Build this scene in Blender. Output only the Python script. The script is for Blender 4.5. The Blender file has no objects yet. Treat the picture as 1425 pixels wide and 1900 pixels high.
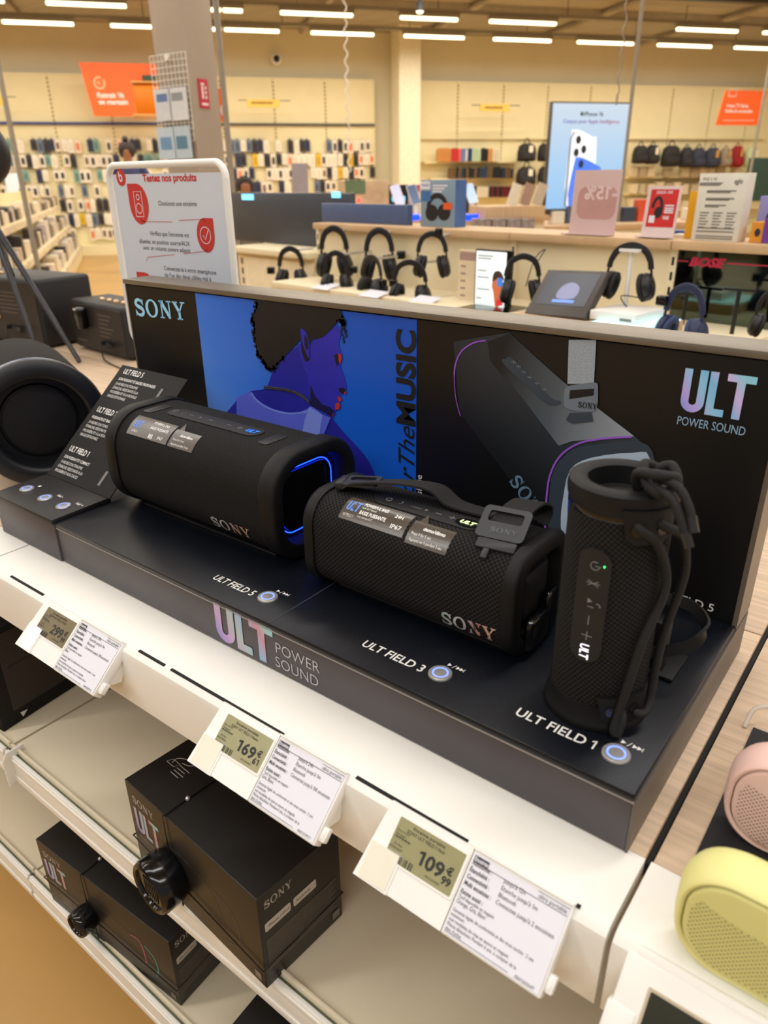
import bpy, bmesh, math, random
from math import sin, cos, pi, radians, sqrt, atan2
from mathutils import Vector as V, Matrix as M
RND = random.Random(11)
SC = bpy.context.scene
COL = SC.collection
ST = 0.80          # height of the shelf top over the floor; z below is counted from the shelf top
# ---------------------------------------------------------------- camera
F_PX, YAW, PITCH, ROLL = 1354.75, 0.662208, 0.428454, -0.0127706
CAM = V((0.102547, -0.423251, 0.468549))
_f = V((-sin(YAW)*cos(PITCH), cos(YAW)*cos(PITCH), -sin(PITCH)))
_r = V((cos(YAW), sin(YAW), 0)); _u = _r.cross(_f)
_r, _u = cos(ROLL)*_r + sin(ROLL)*_u, -sin(ROLL)*_r + cos(ROLL)*_u
cam = bpy.data.cameras.new('camera')
cam.sensor_fit = 'VERTICAL'; cam.sensor_height = 36.0; cam.sensor_width = 27.0
cam.lens = F_PX/1900*36.0
cam.clip_start = 0.02; cam.clip_end = 100
cam.dof.use_dof = True; cam.dof.focus_distance = 0.86; cam.dof.aperture_fstop = 6.4
camo = bpy.data.objects.new('camera', cam); COL.objects.link(camo)
camo.matrix_world = M(((_r.x, _u.x, -_f.x, CAM.x), (_r.y, _u.y, -_f.y, CAM.y), (_r.z, _u.z, -_f.z, CAM.z+ST), (0, 0, 0, 1)))
SC.camera = camo
# ---------------------------------------------------------------- look
SC.view_settings.view_transform = 'Standard'; SC.view_settings.look = 'None'
SC.view_settings.gamma = 1.0; SC.view_settings.use_curve_mapping = False
SC.view_settings.exposure = 0.0
w = bpy.data.worlds.new('store_ambience'); SC.world = w; w.use_nodes = True
w.node_tree.nodes['Background'].inputs[0].default_value = (1.0, 0.96, 0.92, 1)
w.node_tree.nodes['Background'].inputs[1].default_value = 0.34
def area(name, x, y, z, sx, sy, power, rot=0.0, col=(1.0, 0.90, 0.74)):
    l = bpy.data.lights.new(name, 'AREA'); l.shape = 'RECTANGLE'; l.size = sx; l.size_y = sy
    l.energy = power; l.color = col
    o = bpy.data.objects.new(name, l); COL.objects.link(o); o.location = (x, y, z+ST); o.rotation_euler = (0, 0, rot)
    return o
UW = V((cos(radians(53)), sin(radians(53)), 0)); NW = V((-sin(radians(53)), cos(radians(53)), 0))   # along / into the far wall
CEIL = 3.05
def light_row(d, u0, u1, power, col=(1.0, 0.90, 0.74)):
    c = CAM + NW*d + UW*((u0+u1)/2)
    area('ceiling_tube_row_light', c.x, c.y, CEIL-0.36, u1-u0, 0.16, power, radians(53), col)
NEAR = (1.0, 0.985, 0.965); FAR = (1.0, 0.95, 0.85)
light_row(-1.6, -6, 8, 215, NEAR); light_row(0.9, -6, 8, 152, NEAR); light_row(3.4, -8, 9, 190, NEAR)
light_row(6.2, -9, 10, 250, FAR); light_row(9.2, -9, 11, 335, FAR); light_row(12.2, -9, 13, 430, FAR); light_row(14.1, -9, 13, 270, FAR)

# ---------------------------------------------------------------- helpers
def at(px, py, ax, val):                 # point of the view ray through a pixel on the plane axis = val
    d = _f + (px-712.5)/F_PX*_r - (py-950)/F_PX*_u
    return CAM + d*((val-CAM[ax])/d[ax])
def atp(px, py, P, n):
    d = _f + (px-712.5)/F_PX*_r - (py-950)/F_PX*_u
    return CAM + d*((P-CAM).dot(n)/d.dot(n))
def lin(c):
    c = c/255.0
    return c/12.92 if c <= 0.04045 else ((c+0.055)/1.055)**2.4
def rgb(r, g, b): return (lin(r), lin(g), lin(b), 1)
MATS = {}
def mat(name, col, rough=0.5, metal=0.0, noise=None, bump=None, emit=None, alpha=1.0, trans=0.0, spec=0.5, coat=0.0, stretch=None):
    if name in MATS: return MATS[name]
    m = bpy.data.materials.new(name); m.use_nodes = True; MATS[name] = m
    nt = m.node_tree; b = nt.nodes['Principled BSDF']
    c = rgb(*col); b.inputs['Base Color'].default_value = c
    b.inputs['Roughness'].default_value = rough; b.inputs['Metallic'].default_value = metal
    b.inputs['Specular IOR Level'].default_value = spec; b.inputs['Coat Weight'].default_value = coat
    b.inputs['Alpha'].default_value = alpha; b.inputs['Transmission Weight'].default_value = trans
    tc = nt.nodes.new('ShaderNodeTexCoord')
    mp = nt.nodes.new('ShaderNodeMapping'); nt.links.new(tc.outputs['Object'], mp.inputs[0])
    if stretch: mp.inputs['Scale'].default_value = stretch
    sc, am = noise or (18.0, 0.05)
    n = nt.nodes.new('ShaderNodeTexNoise'); n.inputs['Scale'].default_value = sc; n.inputs['Detail'].default_value = 4
    nt.links.new(mp.outputs[0], n.inputs['Vector'])
    r = nt.nodes.new('ShaderNodeValToRGB'); nt.links.new(n.outputs['Fac'], r.inputs[0])
    r.color_ramp.elements[0].position = 0.3; r.color_ramp.elements[1].position = 0.7
    r.color_ramp.elements[0].color = tuple(x*(1-am) for x in c[:3])+(1,)
    r.color_ramp.elements[1].color = tuple(min(1, x*(1+am)) for x in c[:3])+(1,)
    nt.links.new(r.outputs[0], b.inputs['Base Color'])
    if bump:
        bn = nt.nodes.new('ShaderNodeTexNoise'); bn.inputs['Scale'].default_value = bump[0]; bn.inputs['Detail'].default_value = 3
        nt.links.new(tc.outputs['Object'], bn.inputs['Vector'])
        bp = nt.nodes.new('ShaderNodeBump'); bp.inputs['Strength'].default_value = bump[1]; bp.inputs['Distance'].default_value = 0.002
        nt.links.new(bn.outputs['Fac'], bp.inputs['Height']); nt.links.new(bp.outputs[0], b.inputs['Normal'])
    if emit:
        b.inputs['Emission Color'].default_value = rgb(*emit[:3]); b.inputs['Emission Strength'].default_value = emit[3]
    return m
def gradmat(name, stops, axis=0, rough=0.4, metal=0.0, vec=None, emit=0.0):
    """printed colour run along one axis of the object's own bounds"""
    if name in MATS: return MATS[name]
    m = bpy.data.materials.new(name); m.use_nodes = True; MATS[name] = m
    nt = m.node_tree; b = nt.nodes['Principled BSDF']; b.inputs['Roughness'].default_value = rough; b.inputs['Metallic'].default_value = metal
    tc = nt.nodes.new('ShaderNodeTexCoord'); vm = nt.nodes.new('ShaderNodeVectorMath'); vm.operation = 'DOT_PRODUCT'
    nt.links.new(tc.outputs['Generated'], vm.inputs[0])
    v = vec or tuple(1.0 if i == axis else 0.0 for i in range(3)); vm.inputs[1].default_value = v
    r = nt.nodes.new('ShaderNodeValToRGB'); nt.links.new(vm.outputs['Value'], r.inputs[0])
    el = r.color_ramp.elements
    while len(el) < len(stops): el.new(0.5)
    for e, (p, c) in zip(el, stops): e.position = p; e.color = rgb(*c)
    if emit < .5: nt.links.new(r.outputs[0], b.inputs['Base Color'])
    else: b.inputs['Base Color'].default_value = (.01, .01, .012, 1)
    if emit: nt.links.new(r.outputs[0], b.inputs['Emission Color']); b.inputs['Emission Strength'].default_value = emit
    return m
def meshmat(name, pitch, col, hole, dot=0.36, ang=45, rough=0.85, bump=0.6, space='UV'):
    """woven / perforated skin: regular holes on the surface's own UV grid (metres)"""
    if name in MATS: return MATS[name]
    m = bpy.data.materials.new(name); m.use_nodes = True; MATS[name] = m
    nt = m.node_tree; b = nt.nodes['Principled BSDF']; b.inputs['Roughness'].default_value = rough
    b.inputs['Specular IOR Level'].default_value = 0.3
    tc = nt.nodes.new('ShaderNodeTexCoord'); mp = nt.nodes.new('ShaderNodeMapping')
    nt.links.new(tc.outputs[space], mp.inputs[0]); mp.inputs['Rotation'].default_value = (0, 0, radians(ang))
    mp.inputs['Scale'].default_value = (1/pitch, 1/pitch, 1/pitch)
    vo = nt.nodes.new('ShaderNodeTexVoronoi'); vo.voronoi_dimensions = '2D'; vo.inputs['Scale'].default_value = 1.0
    vo.inputs['Randomness'].default_value = 0.0; nt.links.new(mp.outputs[0], vo.inputs['Vector'])
    r = nt.nodes.new('ShaderNodeValToRGB'); nt.links.new(vo.outputs['Distance'], r.inputs[0])
    r.color_ramp.elements[0].position = dot; r.color_ramp.elements[0].color = rgb(*hole)
    r.color_ramp.elements[1].position = dot+0.14; r.color_ramp.elements[1].color = rgb(*col)
    nt.links.new(r.outputs[0], b.inputs['Base Color'])
    bp = nt.nodes.new('ShaderNodeBump'); bp.inputs['Strength'].default_value = bump; bp.inputs['Distance'].default_value = pitch*0.5
    nt.links.new(vo.outputs['Distance'], bp.inputs['Height']); nt.links.new(bp.outputs[0], b.inputs['Normal'])
    return m

class G:
    """collects shapes that become ONE mesh"""
    def __init__(s): s.v = []; s.f = []; s.mi = []; s.uv = []
    def add(s, vs, fs, m=0, T=None, uv=None):
        o = len(s.v)
        vs = [V(v) for v in vs]
        if T is not None: vs = [T @ v for v in vs] if isinstance(T, M) else [V(T(v)) for v in vs]
        s.v += vs; s.f += [[i+o for i in f] for f in fs]; s.mi += [m]*len(fs)
        s.uv += uv if uv else [(v.x+v.z*0.37, v.y+v.z*0.61) for v in vs]
        return s
    def box(s, a, b, m=0, T=None, bev=0.0, seg=2):
        x0, y0, z0 = (min(a[i], b[i]) for i in range(3)); x1, y1, z1 = (max(a[i], b[i]) for i in range(3))
        vs = [(x0,y0,z0),(x1,y0,z0),(x1,y1,z0),(x0,y1,z0),(x0,y0,z1),(x1,y0,z1),(x1,y1,z1),(x0,y1,z1)]
        fs = [(0,3,2,1),(4,5,6,7),(0,1,5,4),(1,2,6,5),(2,3,7,6),(3,0,4,7)]
        if bev > 0:
            bm = bmesh.new(); vv = [bm.verts.new(v) for v in vs]
            for f in fs: bm.faces.new([vv[i] for i in f])
            bmesh.ops.bevel(bm, geom=bm.edges[:], offset=bev, segments=seg, profile=0.5, affect='EDGES')
            bm.verts.index_update()
            vs = [v.co.copy() for v in bm.verts]; fs = [[v.index for v in f.verts] for f in bm.faces]; bm.free()
        return s.add(vs, fs, m, T)
    def prism(s, pts, z0, z1, m=0, T=None):
        n = len(pts)
        vs = [(p[0], p[1], z0) for p in pts]+[(p[0], p[1], z1) for p in pts]
        fs = [list(range(n))[::-1], list(range(n, 2*n))]+[(i, (i+1) % n, n+(i+1) % n, n+i) for i in range(n)]
        return s.add(vs, fs, m, T)
    def poly(s, pts, m=0, T=None):
        pts = [(p[0], p[1], p[2] if len(p) > 2 else 0) for p in pts]
        return s.add(pts, [list(range(len(pts)))], m, T)
    def loft(s, loops, m=0, T=None, cap0=False, cap1=False, closed=True, uv=None):
        n = len(loops[0]); vs = [p for l in loops for p in l]; fs = []
        k = n if closed else n-1
        for i in range(len(loops)-1):
            for j in range(k): fs.append((i*n+j, i*n+(j+1) % n, (i+1)*n+(j+1) % n, (i+1)*n+j))
        if cap0: fs.append(list(range(n))[::-1])
        if cap1: fs.append([(len(loops)-1)*n+j for j in range(n)])
        return s.add(vs, fs, m, T, uv)
    def lathe(s, pr, m=0, T=None, seg=32, cap=True):
        loops = [[(r*cos(2*pi*j/seg), r*sin(2*pi*j/seg), z) for j in range(seg)] for r, z in pr]
        return s.loft(loops, m, T, cap0=cap and pr[0][0] > 1e-6, cap1=cap and pr[-1][0] > 1e-6)
    def cyl(s, a, b, r, m=0, seg=16, r2=None):
        a, b = V(a), V(b); T = M.Translation(a) @ (b-a).to_track_quat('Z', 'Y').to_matrix().to_4x4()
        return s.lathe([(r, 0), (r if r2 is None else r2, (b-a).length)], m, T, seg)
    def sweep(s, path, prof, m=0, up=V((0, 0, 1)), closed=False, T=None, scales=None):
        path = [V(p) for p in path]; n = len(path); loops = []
        up = V(up)
        for i, p in enumerate(path):
            a = path[i-1] if (i or closed) else p; b = path[(i+1) % n] if (i < n-1 or closed) else p
            t = (b-a).normalized(); x = up.cross(t)
            if x.length < 1e-4: x = V((1, 0, 0)).cross(t)
            x.normalize(); y = t.cross(x); k = scales[i] if scales else 1.0
            loops.append([p+x*(q[0]*k)+y*(q[1]*k) for q in prof])
        if closed: loops.append(loops[0])
        return s.loft(loops, m, T, cap0=not closed, cap1=not closed)
    def tube(s, path, r, m=0, seg=10, closed=False, T=None):
        """round bar along a path, frames carried along so it never twists"""
        path = [V(p) for p in path]; n = len(path); loops = []; x = None
        for i, p in enumerate(path):
            a = path[i-1] if (i or closed) else p; b = path[(i+1) % n] if (i < n-1 or closed) else p
            t = (b-a).normalized()
            if x is None: x = t.orthogonal().normalized()
            x = (x-t*x.dot(t)); x = x.normalized() if x.length > 1e-6 else t.orthogonal().normalized()
            y = t.cross(x); k = r[i] if isinstance(r, (list, tuple)) else r
            loops.append([p+x*(k*cos(2*pi*j/seg))+y*(k*sin(2*pi*j/seg)) for j in range(seg)])
        if closed: loops.append(loops[0])
        return s.loft(loops, m, T, cap0=not closed, cap1=not closed)
    def text(s, body, size, T=None, m=0, bold=0.0, align='LEFT', width=None, res=2, shear=0.0):
        vs, fs = text_mesh(body, bold, align, res, shear)
        xs = [v[0] for v in vs] or [0]; kx = size
        if width: kx = width/max(1e-6, max(xs)-min(xs))
        return s.add([(v[0]*kx, v[1]*size, 0) for v in vs], fs, m, T)
_TC = {}
def text_mesh(body, bold, align, res, shear):
    """text outlines; the digit one gets a flag so that it does not read as a capital I"""
    if '1' not in body: return text_mesh0(body, bold, align, res, shear)
    vs, fs, x = [], [], 0.0; parts = body.split('1')
    for i, p in enumerate(parts):
        if i:
            t = .085+bold*2; k = len(vs); vs += [(x+.20, 0, 0), (x+.20+t, 0, 0), (x+.20+t, .70, 0), (x+.20, .70, 0), (x+.20+t*.3, .70, 0), (x+.20+t*.3, .70-t*1.1, 0), (x+.04, .50, 0), (x+.04, .50+t*.9, 0)]
            fs += [[k, k+1, k+2, k+3], [k+4, k+7, k+6, k+5]]; x += .20+t+.10
        if p.strip():
            v, f = text_mesh0(p, bold, 'LEFT', res, shear); lead = (len(p)-len(p.lstrip()))*.0; k = len(vs)
            vs += [(a+x+lead, b, c) for a, b, c in v]; fs += [[j+k for j in q] for q in f]; x += max(a for a, b, c in v)+.05
        if p.endswith(' '): x += .22
    return vs, fs
def text_mesh0(body, bold, align, res, shear):
    k = (body, bold, align, res, shear)
    if k not in _TC:
        cu = bpy.data.curves.new('t', 'FONT'); cu.body = body; cu.size = 1.0; cu.align_x = align
        cu.offset = bold; cu.resolution_u = res; cu.shear = shear
        o = bpy.data.objects.new('t', cu); me = o.to_mesh()
        _TC[k] = ([tuple(v.co) for v in me.vertices], [list(p.vertices) for p in me.polygons])
        o.to_mesh_clear(); bpy.data.objects.remove(o); bpy.data.curves.remove(cu)
    return _TC[k]
def smooth_path(pts, n=6, closed=False):
    pts = [V(p) for p in pts]; out = []; N = len(pts)
    for i in range(N if closed else N-1):
        p0 = pts[(i-1) % N] if (i or closed) else pts[0]; p1 = pts[i]; p2 = pts[(i+1) % N]
        p3 = pts[(i+2) % N] if (closed or i+2 < N) else pts[-1]
        for k in range(n):
            t = k/n
            out.append(0.5*((2*p1)+(p2-p0)*t+(2*p0-5*p1+4*p2-p3)*t*t+(3*p1-p0-3*p2+p3)*t**3))
    if not closed: out.append(pts[-1])
    return out
def rr(w, h, r, n=5, cx=0.0, cy=0.0):
    o = []
    for sx, sy, a0 in ((1, 1, 0), (-1, 1, 90), (-1, -1, 180), (1, -1, 270)):
        for k in range(n+1):
            a = radians(a0+90*k/n); o.append((cx+sx*(w/2-r)+r*cos(a), cy+sy*(h/2-r)+r*sin(a)))
    return o
def frame(o, x, y):
    o, x, y = V(o), V(x).normalized(), V(y); z = x.cross(y).normalized(); y = z.cross(x)
    return M(((x.x, y.x, z.x, o.x), (x.y, y.y, z.y, o.y), (x.z, y.z, z.z, o.z), (0, 0, 0, 1)))
def stroke(pts, wd):                     # flat ribbon polygon of a polyline in 2D
    pts = [V((p[0], p[1])) for p in pts]; L = []; Rr = []
    for i, p in enumerate(pts):
        a = pts[max(0, i-1)]; b = pts[min(len(pts)-1, i+1)]; t = (b-a).normalized(); n = V((-t.y, t.x))
        w_ = wd[i] if isinstance(wd, (list, tuple)) else wd
        L.append(p+n*w_/2); Rr.append(p-n*w_/2)
    return [(q.x, q.y) for q in L]+[(q.x, q.y) for q in Rr[::-1]]
def ribbon(g, pts, wd, m=0, T=None):
    o = stroke(pts, wd); n = len(pts)
    g.add([(p[0], p[1], 0) for p in o], [(i, i+1, 2*n-2-i, 2*n-1-i) for i in range(n-1)], m, T)

ROOT = {}
def props(o, label=None, cat=None, group=None, kind=None):
    if label: o['label'] = label
    if cat: o['category'] = cat
    if group: o['group'] = group
    if kind: o['kind'] = kind
    return o
def thing(name, label, cat, loc=(0, 0, 0), rot=0.0, group=None, local=False):
    o = bpy.data.objects.new(name, None); COL.objects.link(o); o.empty_display_size = 0.02
    o.location = (loc[0], loc[1], loc[2]+ST); o.rotation_euler = (0, 0, rot)
    ROOT[o] = V((0, 0, 0)) if local else V(loc)
    return props(o, label, cat, group)
def obj(name, g, mats, parent=None, smooth=0, label=None, cat=None, group=None, kind=None, origin=None, recalc=True):
    vs = g.v
    if parent is not None: off = ROOT[parent]
    elif origin is not None: off = V(origin)
    else:
        xs = [v.x for v in vs]; ys = [v.y for v in vs]; zs = [v.z for v in vs]
        off = V(((min(xs)+max(xs))/2, (min(ys)+max(ys))/2, min(zs)))
    me = bpy.data.meshes.new(name); me.from_pydata([v-off for v in vs], [], g.f)
    for m in (mats if isinstance(mats, (list, tuple)) else [mats]): me.materials.append(m)
    me.polygons.foreach_set('material_index', g.mi)
    uvl = me.uv_layers.new(name='uv'); vi = [0]*len(me.loops); me.loops.foreach_get('vertex_index', vi)
    uvl.data.foreach_set('uv', [c for i in vi for c in g.uv[i]])
    if recalc:
        bm = bmesh.new(); bm.from_mesh(me); bmesh.ops.recalc_face_normals(bm, faces=bm.faces[:]); bm.to_mesh(me); bm.free()
    if smooth: me.shade_smooth(); me.set_sharp_from_angle(angle=radians(smooth))
    o = bpy.data.objects.new(name, me); COL.objects.link(o)
    if parent is not None: o.parent = parent; ROOT[o] = off
    else: o.location = (off.x, off.y, off.z+ST); ROOT[o] = off
    return props(o, label, cat, group, kind)
def dup(root, loc, rot=None, label=None, group=None, scale=None):
    r = root.copy(); COL.objects.link(r); r.location = (loc[0], loc[1], loc[2]+ST)
    if rot is not None: r.rotation_euler = (0, 0, rot)
    if scale: r.scale = scale
    if label: r['label'] = label
    if group: r['group'] = group
    for ch in list(root.children):
        c = ch.copy(); COL.objects.link(c); c.parent = r
        for gc in list(ch.children):
            d = gc.copy(); COL.objects.link(d); d.parent = c
    return r

# lettering with slab serifs, drawn as strokes (unit height 1)
def wordmark(g, T, h, width, m=0):
    adv = 0.0; P = []
    def S(x):
        c = [(0.66, 0.72), (0.60, 0.86), (0.40, 0.95), (0.20, 0.90), (0.10, 0.74), (0.20, 0.60), (0.42, 0.51), (0.60, 0.42), (0.68, 0.27), (0.58, 0.11), (0.38, 0.05), (0.17, 0.12), (0.08, 0.28)]
        pp = smooth_path([(a, b, 0) for a, b in c], 3); n = len(pp)
        P.append(('s', [(p.x+x, p.y) for p in pp], [0.10+0.12*sin(pi*i/(n-1)) for i in range(n)]))
        P.append(('s', [(0.69+x, 1.0), (0.69+x, 0.64)], 0.07)); P.append(('s', [(0.06+x, 0.0), (0.06+x, 0.36)], 0.07)); return x+0.90
    def O(x):
        n = 28; o = [(x+0.5+0.50*cos(2*pi*i/n), 0.5+0.53*sin(2*pi*i/n)) for i in range(n+1)]
        i_ = [(x+0.5+0.29*cos(2*pi*i/n), 0.5+0.43*sin(2*pi*i/n)) for i in range(n+1)]; P.append(('r', o, i_)); return x+1.14
    def N(x):
        P.append(('s', [(x+0.17, 0), (x+0.17, 1)], 0.10)); P.append(('s', [(x+0.78, 0), (x+0.78, 1)], 0.10))
        P.append(('s', [(x+0.16, 0.97), (x+0.76, 0.05)], 0.22))
        for a, b, y in ((0.0, 0.36, 0.965), (0.0, 0.34, 0.035), (0.60, 0.96, 0.965)): P.append(('s', [(x+a, y), (x+b, y)], 0.07))
        return x+1.06
    def Y(x):
        P.append(('s', [(x+0.16, 0.96), (x+0.48, 0.42)], 0.20)); P.append(('s', [(x+0.80, 0.96), (x+0.48, 0.42)], 0.10))
        P.append(('s', [(x+0.48, 0.48), (x+0.48, 0.0)], 0.19))
        for a, b, y in ((0.0, 0.40, 0.965), (0.62, 0.96, 0.965), (0.28, 0.68, 0.035)): P.append(('s', [(x+a, y), (x+b, y)], 0.07))
        return x+0.96
    x = Y(N(O(S(0.0)))); k = width/x
    for q in P:
        if q[0] == 's':
            pts = [(a*k, b*h) for a, b in q[1]]; w_ = q[2]
            w_ = [a*(k+h)/2 for a in w_] if isinstance(w_, list) else w_*(k+h)/2
            ribbon(g, pts, w_, m, T)
        else:
            n = len(q[1]); g.add([(a*k, b*h, 0) for a, b in q[1]]+[(a*k, b*h, 0) for a, b in q[2]], [(i, i+1, n+i+1, n+i) for i in range(n-1)], m, T)
def ult(g, T, w, h, m=0):
    """heavy U L T letters inside a w x h box"""
    t = 0.115*w; U = 0.34*w; n = 12; r = U/2
    o = [(0, h), (0, r)]+[(r-r*cos(pi*i/n), r-r*sin(pi*i/n)) for i in range(1, n)]+[(U, r), (U, h), (U-t, h), (U-t, r)]
    ri = r-t; o += [(r+ri*cos(pi*i/n), r-ri*sin(pi*i/n)) for i in range(1, n)]+[(t, r), (t, h)]
    N = len(o); k = N//2
    # quads between outer and inner outlines
    outer = [(0, h), (0, r)]+[(r-r*cos(pi*i/n), r-r*sin(pi*i/n)) for i in range(1, n)]+[(U, r), (U, h)]
    inner = [(t, h), (t, r)]+[(r-ri*cos(pi*i/n), r-ri*sin(pi*i/n)) for i in range(1, n)]+[(U-t, r), (U-t, h)]
    q = len(outer); g.add([(a, b, 0) for a, b in outer+inner], [(i, i+1, q+i+1, q+i) for i in range(q-1)], m, T)
    x = 0.37*w; g.add([(x, 0, 0), (x+0.26*w, 0, 0), (x+0.26*w, t*0.95, 0), (x+t, t*0.95, 0), (x+t, h, 0), (x, h, 0)], [(0, 1, 2, 3), (0, 3, 4, 5)], m, T)
    x = 0.61*w; c = x+0.195*w
    g.add([(x, h, 0), (x, h-t*0.95, 0), (w, h-t*0.95, 0), (w, h, 0), (c-t/2, h-t*0.95, 0), (c-t/2, 0, 0), (c+t/2, 0, 0), (c+t/2, h-t*0.95, 0)], [(0, 1, 2, 3), (4, 5, 6, 7)], m, T)
def tri(g, T, x, y, s, m=0): g.poly([(x, y+s*0.5), (x, y-s*0.5), (x+s*0.85, y)], m, T)
def playpause(g, T, x, y, s, m=0):
    tri(g, T, x, y, s, m); g.poly([(x+s*1.05, y-s*.6), (x+s*1.2, y-s*.6), (x+s*1.75, y+s*.6), (x+s*1.6, y+s*.6)], m, T)
    tri(g, T, x+s*2.0, y, s, m); tri(g, T, x+s*2.8, y, s, m); g.poly([(x+s*3.65, y-s*.5), (x+s*3.78, y-s*.5), (x+s*3.78, y+s*.5), (x+s*3.65, y+s*.5)], m, T)
# ================================================================ setting
WHITE_METAL = mat('cream_white_steel', (236, 234, 226), 0.42, noise=(9, 0.03), bump=(220, 0.05))
CREAM = mat('cream_shelf_steel', (226, 214, 186), 0.5, noise=(7, 0.04))
BLACK = mat('black_plastic', (20, 20, 21), 0.45, noise=(30, 0.1))
MATTE = mat('matte_black_card', (14, 12, 11), 0.62, spec=.3, noise=(14, 0.12), bump=(500, 0.08))
WOOD = mat('pale_oak_laminate', (203, 177, 148), 0.5, noise=(3.0, 0.17), stretch=(1.0, 55, 1))
WOOD2 = mat('pale_oak_edge', (206, 172, 130), 0.55, noise=(4, 0.1), stretch=(1, 18, 1))
SLOT = mat('dark_slot', (14, 13, 12), 0.8)
GROOVE = mat('green_grey_groove', (92, 98, 78), 0.4, noise=(20, 0.1))
STEEL = mat('brushed_steel', (206, 204, 200), 0.3, .7, noise=(60, 0.08))
WHITEINK = mat('white_print', (232, 230, 226), 0.6)
GREYINK = mat('grey_print', (120, 116, 112), 0.6)
FLOOR = mat('ochre_vinyl_floor', (192, 152, 90), 0.38, noise=(1.6, 0.10), bump=(3, 0.03))
g = G(); c = [CAM+NW*a+UW*b for a, b in ((-4, -16), (-4, 16), (16.5, 20), (16.5, -20))]
g.prism([(p.x, p.y) for p in c], -ST-0.1, -ST); obj('floor', g, FLOOR, kind='structure')

def shelf_unit(label, x0, x1, slots, clip=None):
    t = thing('shelf_unit', label, 'shop shelf', ((x0+x1)/2, 0.45, -ST))
    w = x1-x0
    g = G()                                                      # white rail along the front of the top shelf
    pr = [(0.0043, 0.0), (-0.060, 0.0), (-0.066, -0.0015), (-0.0705, -0.0055), (-0.0725, -0.012), (-0.0725, -0.074), (-0.066, -0.077), (-0.066, -0.015), (0.0043, -0.012)]
    g.loft([[(x, y, z) for y, z in pr] for x in (x0, x1)], 0, cap0=True, cap1=True)
    obj('front_rail', g, WHITE_METAL, t, 30)
    if slots:
        for a, b in slots: g = G(); g.box((a, -0.0645, -0.001), (b, -0.0615, 0.0004)); obj('rail_slot', g, SLOT, t)
    for y0, y1 in ((0.0047, 0.372), (0.374, 0.74), (0.742, 1.10)):
        g = G(); g.box((x0+.001, y0, -0.022), (x1-.0005, y1, 0.0), bev=0.0012); obj('shelf_top', g, WOOD, t, 30)
    for zs, yf in ((-0.30, -0.098), (-0.55, -0.116)):
        g = G(); g.box((x0+.001, yf+.003, zs-0.03), (x1-.001, 0.43, zs)); g.box((x0+.001, yf, zs-0.034), (x1-.001, yf+.004, zs+0.006), bev=.001)
        s = obj('lower_shelf', g, CREAM, t, 30)
        g = G(); g.box((x0+.001, yf-.004, zs-.03), (x1-.001, yf, zs-.004)); obj('groove', g, GROOVE, s)
        g = G(); g.box((x0+.001, yf-.010, zs-.052), (x1-.001, yf-.004, zs+.001), bev=.0018); g.box((x0+.001, yf-.0115, zs-.048), (x1-.001, yf-.0095, zs-.036), bev=.0008)
        g.box((x0+.001, yf-.0115, zs-.010), (x1-.001, yf-.0095, zs-.003), bev=.0008)
        obj('price_rail', g, WHITE_METAL, s, 30)
    g = G(); g.box((x0, 0.43, -ST+.001), (x1, 0.445, -0.024)); obj('back_panel', g, CREAM, t)
    g = G(); g.box((x0, -0.04, -ST+.0005), (x1, -0.03, -0.585)); obj('kick_plate', g, CREAM, t)
    return t
def clip_on(t, x, yf, zs):
    g = G(); p = [(x, yf+.010, zs+.004), (x, yf-.014, zs+.004), (x-.002, yf-.016, zs-.004), (x-.004, yf-.015, zs-.052)]
    g.sweep(p, rr(.014, .003, .001, 2), up=(1, 0, 0)); obj('rail_clip', g, WHITE_METAL, t, 40)
cu = shelf_unit('white steel shop shelf with oak top carrying the black speaker display', -0.866, 0.0150, [(-.80, -.72), (-.522, -.477), (-.466, -.30), (-.212, -.10), (-.0102, -.0072)])
clip_on(cu, -0.846, -0.098, -0.30)
ru = shelf_unit('white steel shop shelf with oak top under the pink and yellow speakers', 0.0195, 0.95, None)
g = G(); g.box((.0153, .0045, -.024), (.0192, 1.10, -.004)); obj('shelf_gap_shade', g, SLOT, ru)  # black strip added as the shade in the open gap between shelves
lu = shelf_unit('white steel shop shelf with oak top under the round black speaker at left', -3.1, -0.869, None)

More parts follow.
